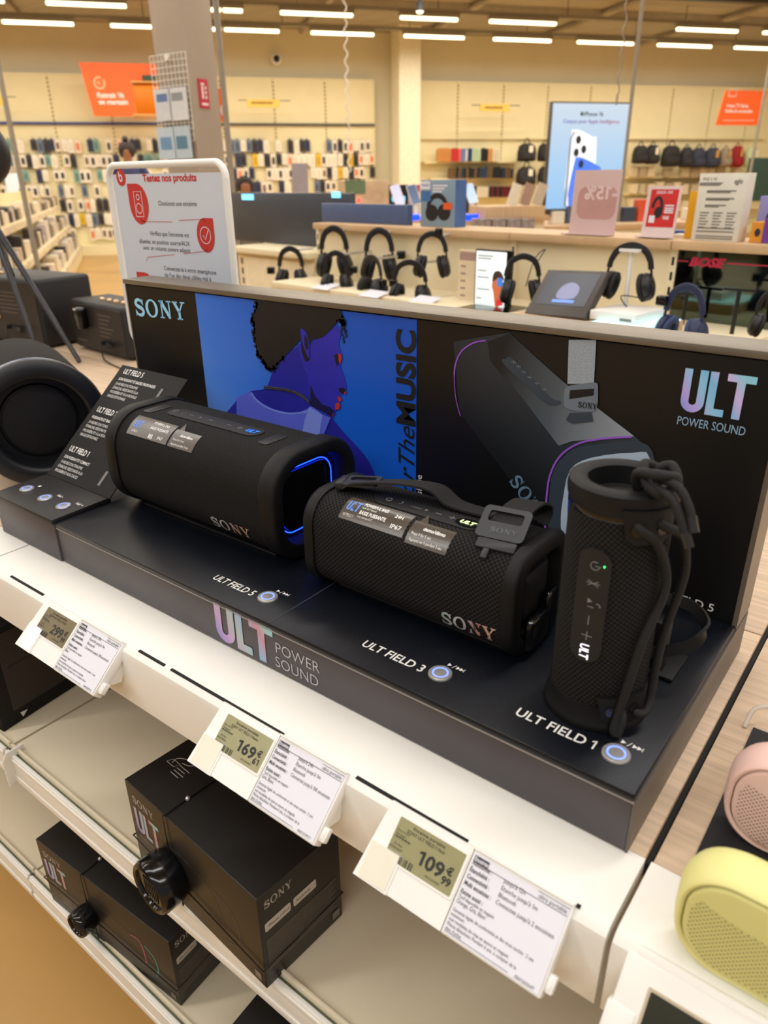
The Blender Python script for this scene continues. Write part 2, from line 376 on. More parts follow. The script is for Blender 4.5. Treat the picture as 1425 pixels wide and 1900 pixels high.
# ================================================================ illuminated speaker display
H, D = 0.0588, 0.277
FASCIA = mat('smoky_grey_fascia', (70, 65, 69), 0.42, noise=(6, 0.16))
TOPBLK = mat('black_acrylic_top', (17, 19, 24), 0.34, noise=(40, 0.12))
def dusty():
    m = mat('dusty_black_top', (9, 13, 21), 0.34, noise=(30, 0.1), spec=.3); nt = m.node_tree
    vo = nt.nodes.new('ShaderNodeTexVoronoi'); vo.inputs['Scale'].default_value = 260; tc = nt.nodes.new('ShaderNodeTexCoord')
    nt.links.new(tc.outputs['Object'], vo.inputs['Vector'])
    r = nt.nodes.new('ShaderNodeValToRGB'); nt.links.new(vo.outputs['Distance'], r.inputs[0])
    r.color_ramp.elements[0].position = 0.05; r.color_ramp.elements[0].color = (1, 1, 1, 1); r.color_ramp.elements[1].position = 0.10; r.color_ramp.elements[1].color = (0, 0, 0, 1)
    n2 = nt.nodes.new('ShaderNodeTexNoise'); n2.inputs['Scale'].default_value = 14; nt.links.new(tc.outputs['Object'], n2.inputs['Vector'])
    mu = nt.nodes.new('ShaderNodeMath'); mu.operation = 'MULTIPLY'; nt.links.new(r.outputs[0], mu.inputs[0]); nt.links.new(n2.outputs['Fac'], mu.inputs[1])
    mx = nt.nodes.new('ShaderNodeMix'); mx.data_type = 'RGBA'; nt.links.new(mu.outputs[0], mx.inputs[0])
    b = nt.nodes['Principled BSDF']; src = b.inputs['Base Color'].links[0].from_socket
    nt.links.new(src, mx.inputs[6]); mx.inputs[7].default_value = rgb(95, 100, 112); nt.links.new(mx.outputs[2], b.inputs['Base Color'])
    return m
DUSTY = dusty()
BRONZE = mat('bronze_grey_metal_edge', (126, 117, 103), 0.38, 0.55, noise=(25, 0.06), stretch=(1, 1, 14))
st = thing('speaker_display', 'long black display stand with blue poster back wall and three speakers', 'display stand', (-0.47, 0.15, 0))
g = G(); g.box((-0.780, 0.0, 0.001), (0.0, 0.277, H-0.006), bev=.0008); obj('base', g, FASCIA, st, 30)
g = G(); g.box((-0.7805, -0.0012, H-0.0065), (0.0008, 0.2765, H), bev=.0012); obj('base_top', g, DUSTY, st, 30)
g = G(); g.box((-0.7800, -.0008, H-.0086), (0.0010, .0006, H-.0072)); obj('edge_highlight', g, mat('pale_edge_highlight', (150, 142, 136), .35), st)  # pale strip painted in as the bevel highlight on the fascia's top edge
g = G(); g.box((0.0002, -0.0002, 0.0008), (0.0022, D+.05, H-.0075)); obj('side_plate', g, mat('dark_bronze_plate', (98, 93, 86), .38, .4, noise=(25, .06)), st)
g = G(); g.box((-0.378, 0.0, H), (-0.3768, 0.276, H+.0003)); obj('top_seam', g, mat('seam_grey', (60, 66, 78), .4), st)
# button block at the left end
g = G(); g.box((-0.940, -0.002, 0.001), (-0.7815, 0.272, 0.0560), bev=.0008); bb = obj('button_block', g, FASCIA, st, 30)
g = G(); T = M.Translation((-0.861, 0.041, 0.0600)) @ M.Rotation(radians(1.5), 4, 'X'); g.box((-.0800, -.0445, -.004), (.0790, .0445, .004), bev=.001, T=T); obj('block_lid', g, mat('charcoal_block_lid', (24, 22, 22), .5, noise=(9, .12)), bb, 30)
# back wall
XL = -0.957
g = G(); g.box((XL+.003, D, H-.005), (-0.003, D+.048, 0.3205)); obj('back_wall', g, mat('black_print_panel', (6, 6, 7), 0.42, noise=(10, 0.1)), st)
g = G(); g.box((XL, D-.004, 0.3225), (0.0022, D+.05, 0.3295), bev=.0006); g.box((-0.0026, D-.003, H-.004), (0.0022, D+.05, 0.324)); g.box((XL-.0005, D-.001, 0.001), (XL+.0025, D+.05, 0.3225))
obj('wall_frame', g, BRONZE, st, 30)
YP = D-0.0006
def print_poly(name, pts, m, layer, parent, conv):
    """flat ink on the printed back wall; the outline is given on the print itself"""
    g = G(); ps = [conv(*p) for p in pts]
    g.poly([(p.x, YP-layer*0.00025, p.z) for p in ps]); return obj(name, g, m, parent)
def cA(x, y): return at(350+x/3.1667, 520+y/3.1667, 1, YP)
def cB(x, y): return at(800+x/2.28, 590+y/2.28, 1, YP)
# --- blue poster
g = G(); g.box((-0.7858, YP, 0.085), (-0.3915, D+.002, 0.3205))
post = obj('poster', g, gradmat('poster_blue', [(0.0, (106, 160, 246)), (0.3, (62, 126, 234)), (0.62, (18, 96, 216)), (1.0, (10, 82, 198))], vec=(0.75, 0, 0.35), rough=.4), st)
NAVY = mat('print_deep_blue', (30, 32, 160), .5, noise=(20, .12)); NAVY2 = mat('print_blue_skin', (42, 40, 178), .5, noise=(14, .1)); INDIGO = mat('print_indigo', (17, 14, 74), .5)
TANK = mat('print_periwinkle', (88, 100, 218), .5, noise=(16, .06)); TANK2 = mat('print_light_periwinkle', (124, 146, 238), .5); INKBLK = mat('print_black', (17, 15, 20), .5)
RED = mat('print_red', (190, 44, 40), .5); RED2 = mat('print_dull_red', (120, 36, 70), .5)
def A(name, pts, m, l): return print_poly(name, pts, m, l, post, cA)
def Sm(p, n=4, closed=True): return [(q.x, q.y) for q in smooth_path([(a, b, 0) for a, b in p], n, closed)]
A('printed_arm', Sm([(690, 760), (800, 790), (838, 805), (905, 885), (980, 965), (1050, 1050), (1090, 1130), (1112, 1210), (1112, 1345), (740, 1345)]), NAVY, 1)
A('printed_back', Sm([(505, 525), (470, 608), (440, 640), (370, 650), (300, 690), (255, 740), (212, 800), (215, 880), (700, 900), (850, 805), (800, 792), (730, 720), (700, 500), (640, 390)]), NAVY, 2)
A('printed_face', [(640, 380), (760, 330), (868, 262), (898, 300), (895, 330), (884, 368), (893, 408), (906, 440), (897, 480), (893, 505), (910, 550), (926, 600), (931, 640), (918, 664), (893, 672), (897, 684), (906, 702), (889, 716), (896, 738), (886, 760), (866, 766), (862, 790), (852, 806), (820, 798), (760, 750), (718, 700), (700, 560), (660, 470)], NAVY2, 3)
A('printed_jaw_tone', [(718, 612), (718, 742), (760, 755), (852, 806), (860, 770), (836, 745), (790, 730), (746, 680)], INDIGO, 4)
hair = [(405, 108), (392, 175), (378, 235), (386, 300), (392, 360), (405, 420), (432, 470), (462, 505), (492, 532), (520, 500), (560, 455), (600, 412), (640, 372), (662, 345), (668, 420), (690, 478), (712, 468), (712, 385), (730, 348), (790, 334), (830, 300), (862, 262), (884, 232), (900, 240), (912, 262), (922, 240), (908, 205), (898, 176)]
A('printed_hair', hair, INKBLK, 5)
rr_ = random.Random(4)
g = G()
for i in range(150):
    k = rr_.choice(list(range(0, 10))*2+list(range(22, 28))); a, b = hair[k], hair[(k+1) % len(hair)]; t = rr_.random()
    x, y = a[0]+(b[0]-a[0])*t+rr_.uniform(-9, 9), max(118, a[1]+(b[1]-a[1])*t+rr_.uniform(-9, 9)); r = rr_.uniform(4, 11)
    if y < 118+(x-405)*0.145+r: continue
    q = cA(x, y); s_ = r/3.1667*0.00078
    g.poly([(q.x+s_*cos(j), YP-.00125, q.z+s_*sin(j)) for j in [2*pi*m_/7 for m_ in range(7)]])
obj('printed_curls', g, INKBLK, post); g = G()
for x0, y0 in ((905, 235), (918, 255), (926, 285), (900, 275), (912, 320)):
    q = [cA(x0+dx, y0+dy) for dx, dy in ((-5, 0), (4, 14), (-2, 26), (6, 40), (2, 50))]
    g.add([(p.x+e, YP-.00125, p.z) for p in q for e in (-.0012, .0012)], [(2*i, 2*i+1, 2*i+3, 2*i+2) for i in range(4)])
obj('printed_strands', g, INKBLK, post)
A('printed_ear', Sm([(662, 285), (690, 300), (708, 345), (716, 400), (712, 455), (700, 440), (684, 400), (668, 350)]), NAVY2, 6)
A('printed_ear_shade', Sm([(688, 320), (704, 350), (708, 395), (698, 405), (686, 370)]), INKBLK, 7)
A('printed_tank_top', [(285, 690), (325, 670), (370, 652), (395, 690), (440, 726), (500, 756), (580, 776), (650, 776), (706, 752), (722, 738), (760, 762), (790, 788), (838, 805), (820, 850), (800, 900), (780, 960), (775, 1080), (285, 1080)], TANK, 4.5)
A('printed_strap', [(712, 742), (792, 790), (780, 850), (766, 960), (762, 1000), (665, 990), (668, 910), (686, 820)], TANK2, 5.5)
g = G(); 
for off, w_ in ((0, .0012), (9, .0009)):
    pp = [cA(*p) for p in Sm([(448, 622+off), (520, 632+off), (590, 642+off), (650, 664+off), (690, 690+off), (712, 712+off)], 4, False)]
    g.tube([(p.x, YP-.0014, p.z) for p in pp], w_, seg=5)
obj('printed_necklace', g, INKBLK, post)
A('printed_neckline', stroke(Sm([(372, 660), (400, 700), (450, 738), (520, 768), (600, 782), (690, 772), (716, 758)], 4, False), 9), TANK2, 5.2)
for nm, pts, m_ in (('printed_lip', [(880, 680), (897, 686), (906, 702), (890, 714), (882, 700)], RED), ('printed_lip', [(868, 722), (889, 718), (896, 738), (884, 760), (864, 756)], RED),
    ('printed_eye_light', [(884, 430), (900, 432), (905, 452), (896, 492), (886, 470)], RED), ('printed_eye', [(858, 440), (880, 430), (886, 470), (876, 506), (868, 480)], INKBLK),
    ('printed_nostril', [(884, 632), (916, 630), (926, 650), (912, 664), (890, 654)], INKBLK), ('printed_nose_light', [(926, 648), (931, 655), (926, 670), (914, 668)], RED), ('printed_chin_light', [(846, 788), (858, 776), (856, 800), (850, 806)], RED2)):
    A(nm, pts, m_, 6)
def vtext(s, x0, z0, size, m, bold, parent, width=None, shear=0.0, layer=3, name='printed_slogan'):
    g = G(); g.text(s, size, frame((x0, YP-layer*.00025, z0), (0, 0, 1), (-1, 0, 0)), bold=bold, width=width, res=4, shear=shear); return obj(name, g, m, parent)
p0, p1 = cA(1332, 868), cA(1332, 305)
vtext('MUSIC', -0.3935, p0.z, 0.0385, INKBLK, 0.035, post, width=p1.z-p0.z)
p0 = cA(1332, 1330)
vtext('ForThe', -0.3935, p0.z-.004, 0.036, INKBLK, 0.0, post, width=cA(1332, 878).z-p0.z+.004, shear=0.35)
vtext('musique', -0.3815, cA(1365, 1330).z, 0.0125, WHITEINK, 0.0, st, width=cA(1365, 1148).z-cA(1365, 1330).z, name='printed_caption')
# --- logo at the left end, product picture at the right
g = G(); wordmark(g, frame((-0.938, YP-.0004, 0.2745), (1, 0, .035), (0, 0, 1)), 0.0262, 0.126)
obj('maker_wordmark', g, mat('pale_blue_logo', (150, 205, 232), 0.4, emit=(150, 205, 232, 0.12)), st)
pic = G(); pic.poly([(p.x, YP-.0001, p.z) for p in [cB(95, 100), cB(330, 62), cB(560, 270), cB(860, 500), cB(940, 570), cB(940, 900), cB(560, 980), cB(485, 900), cB(330, 680), cB(120, 400)]])
pic = obj('product_picture', pic, gradmat('print_charcoal', [(0.0, (8, 9, 10)), (0.35, (18, 22, 26)), (0.65, (46, 54, 62)), (1.0, (80, 90, 100))], vec=(0.45, 0, 0.55), rough=.45), st)
def Bp(name, pts, m, l): return print_poly(name, pts, m, l, pic, cB)
Bp('printed_top_face', [(330, 66), (560, 270), (860, 500), (600, 520), (540, 540), (380, 330), (250, 180), (240, 100)], gradmat('print_slate', [(0, (18, 22, 26)), (.30, (80, 90, 98)), (.7, (160, 168, 178)), (1, (180, 190, 200))], vec=(.7, 0, -.1), rough=.45), 2)
SL1 = mat('print_slate_dark', (52, 64, 76), .45); SL2 = mat('print_slate_mid', (110, 122, 134), .45); SL3 = mat('print_slate_pale', (176, 194, 212), .45)
Bp('printed_end_ring', Sm([(500, 760), (520, 640), (600, 555), (700, 535), (860, 520), (935, 560), (950, 700), (940, 960), (590, 985), (510, 945), (495, 860)], 3), SL1, 3)
Bp('printed_end_face', Sm([(560, 760), (590, 640), (680, 590), (850, 570), (930, 600), (935, 930), (620, 962), (560, 930), (550, 850)], 3), SL3, 4)
Bp('printed_light_ring', Sm([(582, 760), (605, 670), (690, 620), (860, 610), (900, 650), (900, 880), (640, 900), (585, 880)], 3), gradmat('print_ring_light', [(0, (30, 90, 220)), (.6, (60, 90, 220)), (1, (200, 90, 220))], axis=2), 5)
Bp('printed_core', Sm([(606, 760), (626, 690), (700, 650), (860, 640), (880, 680), (880, 850), (660, 870), (608, 860)], 3), SL1, 6)
PUR = mat('print_purple_line', (142, 80, 190), .45, emit=(142, 80, 190, .10))
Bp('printed_glow_line', stroke(Sm([(232, 95), (180, 105), (130, 140), (106, 190), (99, 250), (106, 340), (125, 415)], 5, False), [6]*20+[3]*11), PUR, 3)
Bp('printed_glow_line', stroke(Sm([(484, 890), (490, 760), (506, 660), (550, 580), (630, 528), (740, 508), (850, 502)], 5, False), 8), PUR, 5)
Bp('printed_control_strip', Sm([(318, 172), (352, 176), (500, 330), (548, 350), (540, 366), (490, 362), (410, 290), (305, 190)], 4), SL1, 4)
Bp('printed_handle', [(584, 92), (700, 92), (690, 278), (578, 278)], mat('print_webbing', (156, 166, 176), .55, noise=(900, .3)), 4)
Bp('printed_buckle', rr_pts if False else Sm([(575, 290), (640, 278), (698, 272), (708, 300), (700, 385), (650, 395), (572, 380), (564, 330)], 3), SL2, 5)
Bp('printed_buckle_gap', [(590, 304), (692, 298), (690, 326), (586, 342)], INKBLK, 6)
Bp('printed_buckle_foot', [(588, 400), (680, 398), (688, 436), (600, 446), (572, 430)], SL1, 5)
g = G(); p = cB(625, 376); wordmark(g, frame((p.x, YP-.0019, p.z), (1, 0, .05), (0, 0, 1)), .006, .020); obj('printed_buckle_name', g, INKBLK, pic)
g = G(); a, b = cB(330, 690), cB(418, 812); wordmark(g, frame((a.x, YP-.0012, a.z), b-a, (.9, 0, 1)), 0.017, 0.062); obj('printed_name', g, mat('print_steel_blue', (96, 124, 150), .45), pic)
g = G()
for x, y in ((352, 186), (372, 205), (395, 228), (420, 250), (450, 275), (482, 302)):
    q = cB(x, y); g.box((q.x-.003, YP-.0012, q.z-.0004), (q.x+.003, YP-.0011, q.z+.0004)); g.box((q.x-.0004, YP-.0012, q.z-.002), (q.x+.0004, YP-.0011, q.z+.002))
obj('printed_icons', g, SL2, pic)
HOLO1 = gradmat('holo_print', [(0, (120, 150, 235)), (.2, (190, 170, 240)), (.42, (150, 205, 240)), (.6, (130, 195, 240)), (.8, (215, 190, 245)), (1, (150, 215, 235))], vec=(.8, 0, .35), rough=.35, emit=0.05)
g = G(); ult(g, frame((-0.0868, YP-.0004, 0.2655), (1, 0, 0), (0, 0, 1)), 0.0620, 0.0405); obj('printed_logo', g, HOLO1, st)
g = G(); g.text('POWER SOUND', 0.0118, frame((-0.0872, YP-.0004, 0.2520), (1, 0, 0), (0, 0, 1)), width=0.0605, res=3); obj('printed_logo_line', g, mat('print_pale_blue', (150, 185, 215), .4), st)
g = G(); p = at(1212, 1098, 1, YP); q = at(1322, 1115, 1, YP); g.text('ULT FIELD 5', 0.0125, frame((p.x-.008, YP-.0004, p.z-.002), (1, 0, 0), (0, 0, 1)), bold=.01, width=q.x-p.x+.010, res=3); obj('printed_caption', g, WHITEINK, st)
# --- fascia lettering
HOLO2 = gradmat('holo_fascia', [(0, (126, 132, 210)), (.25, (200, 160, 205)), (.45, (178, 190, 186)), (.65, (150, 180, 215)), (.85, (205, 140, 160)), (1, (150, 205, 205))], vec=(.8, 0, .3), rough=.35)
g = G(); ult(g, frame((-0.4640, -.0006, 0.0060), (1, 0, 0), (0, 0, 1)), 0.0905, 0.0472); obj('fascia_logo', g, HOLO2, st)
g = G()
g.text('POWER', 0.0185, frame((-0.3715, -.0006, 0.0265), (1, 0, 0), (0, 0, 1)), width=0.0605, res=3, bold=-.012); g.text('SOUND', 0.0185, frame((-0.3728, -.0006, 0.0088), (1, 0, 0), (0, 0, 1)), width=0.0595, res=3, bold=-.012)
obj('fascia_lettering', g, mat('silver_print', (196, 192, 196), .4), st)
for s_, a, b in (('ULT FIELD 5', -0.4962, -0.4325), ('ULT FIELD 3', -0.2785, -0.2080), ('ULT FIELD 1', -0.1122, -0.0432)):
    g = G(); g.text(s_, 0.0150, frame((a, 0.0255, H+.0003), (1, 0, 0), (0, 1, 0)), width=b-a, res=3, bold=.012); obj('product_name', g, WHITEINK, st)
LEDB = mat('blue_white_led', (150, 175, 255), .3, emit=(95, 130, 255, 1.1))
def push_button(x, y, z, parent, r=0.0112, led=True):
    T = M.Translation((x, y, z))
    g = G(); g.lathe([(r, 0), (r, .0012), (r*.93, .0022), (r*.72, .0024), (r*.70, .0012), (r*.53, .0012), (r*.51, .0022), (r*.3, .0024), (0, .0024)], T=T, seg=32); b = obj('push_button', g, STEEL, parent, 40)
    g = G(); g.lathe([(r*.68, .0013), (r*.67, .0021), (r*.55, .0021), (r*.54, .0013)], T=T, seg=32, cap=False); obj('light_ring', g, LEDB, b, 40)
    return b
for x, y in ((-0.4144, .0341), (-0.1915, .0339), (-0.0259, .0312)):
    push_button(x, y, H, st)
    g = G(); playpause(g, frame((x-.002, y+.0165, H+.0003), (1, 0, 0), (0, 1, 0)), 0, 0, 0.0046); obj('button_symbol', g, WHITEINK, st)
for (px, py), s_ in (((50, 907), ''), ((84, 924), 'Vol -'), ((118, 939), 'Vol +')):
    q = at(px, py, 2, 0.0645); push_button(q.x, q.y, q.z-.0006, bb, r=.0105)
    g = G(); T = frame((q.x+.006, q.y+.013, 0.0652), (1, 0, 0.0), (0, 1, 0.02))
    if s_: g.text(s_, .0075, T, bold=.02)
    else: g.box((0, 0, 0), (.0045, .0045, .0002), T=T)
    obj('button_symbol', g, WHITEINK, bb)
for nm, (x0, x1, y0, y1) in (('speaker_rest', (-.735, -.475, .106, .2)), ('speaker_rest', (-.370, -.165, .100, .165))):
    g = G(); g.box((x0, y0, H), (x1, y1, H+.0035), bev=.001); obj(nm, g, BLACK, st, 30)
# --- leaning text card
a, b = V((-0.9400, 0.0806, 0.0655)), V((-0.7777, 0.0806, 0.0655)); Tc = frame(a, b-a, V((0, .158, .137)))
ic = thing('info_card', 'black leaning card with white product text behind the three buttons', 'sign', (-.86, .085, .065))
g = G(); g.box((0, 0, -.0016), (0.163, 0.209, 0), T=Tc, bev=.0004); obj('card', g, MATTE, ic)
g = G(); U = (.028, .102, .172)
def para(g, T, x, y, head, sub, lines):
    g.text(head, .0132, T @ M.Translation((x, y, .0003)), bold=.02, width=.050)
    g.text(sub, .0068, T @ M.Translation((x, y-.0125, .0003)), bold=.015, width=len(sub)*.0029)
    for i, l in enumerate(lines): g.text(l, .0066, T @ M.Translation((x, y-.0215-.0078*i, .0003)), width=len(l)*.0027)
para(g, Tc, .012, .046, 'ULT FIELD 1', 'SON PUISSANT ET COMPACT', ['12 HEURES D\'AUTONOMIE', 'ÉTANCHE, RÉSISTANTE À LA', 'POUSSIÈRE ET AUX CHOCS'])
para(g, Tc, .013, .120, 'ULT FIELD 3', 'PUISSANTE ET BASSES', ['24 HEURES D\'AUTONOMIE', 'ÉTANCHE, RÉSISTANTE À LA', 'POUSSIÈRE ET À LA ROUILLE', 'SANGLE DÉTACHABLE'])
para(g, Tc, .014, .194, 'ULT FIELD 5', 'SON PUISSANT ET BASSES PROFONDES', ['25 HEURES D\'AUTONOMIE', 'ÉTANCHE, RÉSISTANTE À LA', 'POUSSIÈRE ET À LA ROUILLE', 'SANGLE DÉTACHABLE'])
obj('printed_text', g, WHITEINK, ic)
for y in (.012, .086, .160): g = G(); g.box((.122, y, .0002), (.1275, y+.024, .0005), T=Tc); obj('printed_picture', g, GREYINK, ic)

# ================================================================ fabric covered speakers
def prof(w, h, r, i=0.0, n=8):
    w2 = w/2-i; lo, hi = i, h-i; r = max(r-i, .002); p = [(0.0, lo)]
    for cy, cz, a0 in ((-w2+r, lo+r, 270), (-w2+r, hi-r, 180), (w2-r, hi-r, 90), (w2-r, lo+r, 0)):
        for k in range(n+1): a = radians(a0-90*k/n); p.append((cy+r*cos(a), cz+r*sin(a)))
    p.append((0.0, lo)); return p
class Wrap:
    """maps (along, up-the-front) on a speaker's skin to a point"""
    def __init__(s, w, h, r): s.p = prof(w, h, r, 0, 16); s.w, s.h, s.r = w, h, r; s.s0 = w/2-r+r*pi/2+(h/2-r)
    def __call__(s, x, t, off=0.0):
        t = t+s.s0; acc = 0.0
        for a, b in zip(s.p, s.p[1:]):
            l = sqrt((b[0]-a[0])**2+(b[1]-a[1])**2)
            if l > 1e-9 and acc+l >= t:
                k = (t-acc)/l; dy, dz = (b[0]-a[0])/l, (b[1]-a[1])/l
                return V((x, a[0]+k*(b[0]-a[0])-dz*off, a[1]+k*(b[1]-a[1])+dy*off))
            acc += l
        return V((x, s.p[-1][0], s.p[-1][1]))
    def front(s, z): return z-s.h/2                                  # t for a height on the flat front
    def top(s): return (s.h/2-s.r)+s.r*pi/2                          # t where the flat top begins
    def patch(s, g, x0, x1, t0, t1, off, m=0, n=8, r=0.0, sk=0.0):
        if r: pts = rr(x1-x0, t1-t0, r, 4, (x0+x1)/2, (t0+t1)/2); vs = [s(a, b, off) for a, b in pts]; c = s((x0+x1)/2, (t0+t1)/2, off); g.add([c]+vs, [(0, i+1, (i+1) % len(vs)+1) for i in range(len(vs))], m); return
        vs = [s(x+sk*j/n, t0+(t1-t0)*j/n, off) for j in range(n+1) for x in (x0, x1)]
        g.add(vs, [(2*j, 2*j+1, 2*j+3, 2*j+2) for j in range(n)], m)
    def solid(s, g, x0, x1, t0, t1, r, off, m=0):
        n = 6; pts = rr(x1-x0, t1-t0, r, 5, (x0+x1)/2, (t0+t1)/2)
        g.loft([[s(a, b, 0) for a, b in pts], [s(a, b, off*.8) for a, b in pts], [s((x0+x1)/2+(a-(x0+x1)/2)*.97, (t0+t1)/2+(b-(t0+t1)/2)*.94, off) for a, b in pts]], m, cap1=True)
    def text(s, g, body, x, t, size, width=None, bold=0.0, off=.0006, m=0, shear=0.0):
        g.text(body, size, (lambda v: s(x+v.x, t+v.y, off)), m, bold, width=width, shear=shear)
RUB = mat('soft_black_rubber', (12, 12, 13), 0.55, spec=.3, noise=(40, .08), bump=(900, .05))
FAB5 = meshmat('fine_black_knit', .0023, (36, 34, 33), (2, 2, 2), .40, 45)
FAB3 = meshmat('coarse_black_mesh', .0036, (44, 40, 38), (2, 2, 2), .40, 45)
FAB1 = meshmat('ribbed_black_mesh', .0032, (40, 37, 35), (2, 2, 2), .40, 35)
CTRL = mat('control_strip_black', (14, 14, 15), .62, noise=(30, .06))
STICK = mat('grey_film_sticker', (74, 66, 58), .25, noise=(30, .1), spec=.7)
CHROME = gradmat('metallic_letter', [(0, (150, 175, 160)), (.2, (205, 205, 205)), (.5, (190, 180, 178)), (.7, (205, 150, 135)), (1, (220, 190, 160))], axis=0, rough=.3, metal=.15)
GLOSS = mat('gloss_black', (9, 9, 11), .16, noise=(20, .1))
LBLUE = mat('blue_light_strip', (30, 60, 255), .3, emit=(14, 48, 255, 8.0))
def box_speaker(name, label, loc, L, w, h, r, capw, fab, led, rot=0.0):
    t = thing(name, label, 'speaker', loc, rot, local=True); W = Wrap(w, h, r)
    x0, x1 = -L/2, L/2
    g = G(); P = prof(w, h, r, 0, 10); acc = [0.0]
    for a, b in zip(P, P[1:]): acc.append(acc[-1]+sqrt((b[0]-a[0])**2+(b[1]-a[1])**2))
    xs = (x0+capw*.6, x1-capw*.6); loops = [[(x, y, z) for y, z in P] for x in xs]; uv = [(x, s_) for x in xs for s_ in acc]
    g.loft(loops, closed=False, uv=uv); obj('fabric_body', g, fab, t, 60)
    for sx in (-1, 1):
        def X(d): return sx*(L/2-capw+d)
        g = G(); seq = [(0, .002), (0, -.0022), (.002, -.0032), (capw-.004, -.0032), (capw-.001, -.0012), (capw, .0018), (capw, .011), (capw-.002, .0145), (capw*.45, .0175), (.002, .019)]
        P0 = [prof(w, h, r, i, 10)[:-1] for _, i in seq]
        g.loft([[(X(d), y, z) for y, z in p] for (d, _), p in zip(seq, P0)], cap1=True)
        ring = obj('end_ring', g, RUB, t, 45)
        seq = [(.003, .026), (.007, .0275), (.009, .032), (.0095, .040)]
        g = G(); P0 = [prof(w, h, r, i, 10)[:-1] for _, i in seq]
        g.loft([[(X(d), y, z) for y, z in p] for (d, _), p in zip(seq, P0)], cap0=True, cap1=True); obj('passive_radiator', g, GLOSS if led else RUB, ring, 45)
        if led:
            p = prof(w, h, r, .0245, 10)[:-1]; g = G(); g.tube([(X(.0050), y, z) for y, z in p], .0008, seg=6, closed=True); obj('light_strip', g, LBLUE, ring, 60)
    return t, W
t5, W5 = box_speaker('portable_speaker', 'largest black fabric speaker, with a blue lit ring on its end', (-0.6045, 0.152, H+.0035), 0.320, 0.140, 0.1285, 0.047, 0.024, FAB5, True)
g = G(); T_ = W5.front(.0215)
wordmark(g, (lambda v: W5(.0435+v.x, T_-.002+v.y+v.x*.02, .0008)), .0160, .0690); obj('maker_wordmark', g, CHROME, t5)
tp = W5.top()
g = G(); W5.solid(g, -.092, .078, tp+.003, tp+.030, .0130, .0016); cs = obj('control_strip', g, CTRL, t5, 40)
g = G()
for x in (-.012, -.050): W5.patch(g, x-.004, x+.004, tp+.0155, tp+.0168, .0020)
W5.patch(g, .018, .026, tp+.0155, tp+.0168, .0020); W5.patch(g, .038, .046, tp+.0155, tp+.0168, .0020); W5.patch(g, .0413, .0427, tp+.012, tp+.020, .0020)
T_ = lambda v: W5(v.x, tp+v.y, .0020); g.tube([W5(-.082+.0035*cos(a), tp+.016+.0035*sin(a), .002) for a in [2*pi*i/14 for i in range(14)]], .0004, seg=4, closed=True); tri(g, T_, -.034, .016, .005)
ribbon(g, [(-.066, .011), (-.064, .016), (-.066, .021)], .0008, 0, T_)
obj('control_symbols', g, mat('dim_grey_print', (122, 122, 124), .5), cs)
g = G(); W5.text(g, 'ULT', .0545, tp+.0115, .0120, width=.019, bold=.04, off=.0022, shear=.1); obj('lit_logo', g, mat('blue_lit_logo', (40, 120, 240), .4, emit=(30, 110, 255, .9)), cs)
for x in (-.118, .100):
    g = G(); W5.solid(g, x-.006, x+.011, tp-.006, tp+.030, .004, .0009); obj('strap_socket', g, BLACK, t5, 40)
def sticker(W, t, x0, x1, ta, tb, lines, logo=None, tab=False):
    g = G(); W.patch(g, x0, x1, ta, tb, .0005); 
    if tab: g.add([W(x0+.004, tb, .0005), W(x0+.014, tb, .0005), W(x0+.009, tb+.009, .004)], [(0, 1, 2)])
    s_ = obj('film_sticker', g, STICK, t)
    g = G()
    for body, x, dy, size, wd, bd in lines: W.text(g, body, x0+x, ta+dy, size, width=wd, bold=bd, off=.0009)
    obj('sticker_print', g, WHITEINK, s_)
    if logo:
        g = G(); ult(g, (lambda v: W(x0+logo[0]+v.x, ta+logo[1]+v.y, .0009)), logo[2], logo[3]); obj('sticker_logo', g, mat('sticker_blue', (96, 140, 225), .4), s_)
sticker(W5, t5, -.118, -.036, tp-.046, tp-.016, [('ULTFIELD 5', .008, .0045, .0042, .013, 0), ('POWERFUL BASS', .040, .0225, .0055, .031, .02), ('BASSE PUISSANTE', .040, .0145, .0055, .035, .02), ('|||', .044, .0035, .006, .008, .05), ('IP67', .062, .0035, .006, .010, .01)], (.007, .011, .016, .011))
sticker(W5, t5, -.033, .014, tp-.046, tp-.021, [('demo/démo', .014, .0155, .0052, .024, .03), ('Press II for 5 sec.', .005, .009, .0042, .022, 0), ('Appuyez pendant 5 sec.', .005, .003, .0042, .034, 0)], tab=True)

t3, W3 = box_speaker('portable_speaker', 'middle black fabric speaker with a webbing carry strap', (-0.2710, 0.131, H+.0030), 0.256, 0.104, 0.1045, 0.032, 0.015, FAB3, False)
g = G(); wordmark(g, (lambda v: W3(.0500+v.x, W3.front(.0150)+v.y+v.x*.04, .0008)), .0155, .0590); obj('maker_wordmark', g, CHROME, t3)
tp = W3.top()
g = G(); W3.solid(g, -.062, .064, tp+.0005, tp+.024, .0115, .0014); cs = obj('control_strip', g, CTRL, t3, 40)
T_ = lambda v: W3(v.x, tp+v.y, .0018)
g = G(); g.tube([W3(-.046+.0032*cos(a), tp+.013+.0032*sin(a), .0016) for a in [2*pi*i/14 for i in range(14)]], .0004, seg=4, closed=True)
ribbon(g, [(-.031, .009), (-.029, .013), (-.031, .017)], .0008, 0, T_); W3.text(g, 'CONNECT', -.018, tp+.011, .0036, width=.014, off=.0018); tri(g, T_, -.001, .013, .0045)
for x in (.015, .031): W3.patch(g, x-.0035, x+.0035, tp+.0125, tp+.0135, .0018)
W3.patch(g, .0305, .0315, tp+.0095, tp+.0165, .0018); obj('control_symbols', g, mat('dim_grey_print', (122, 122, 124), .5), cs)
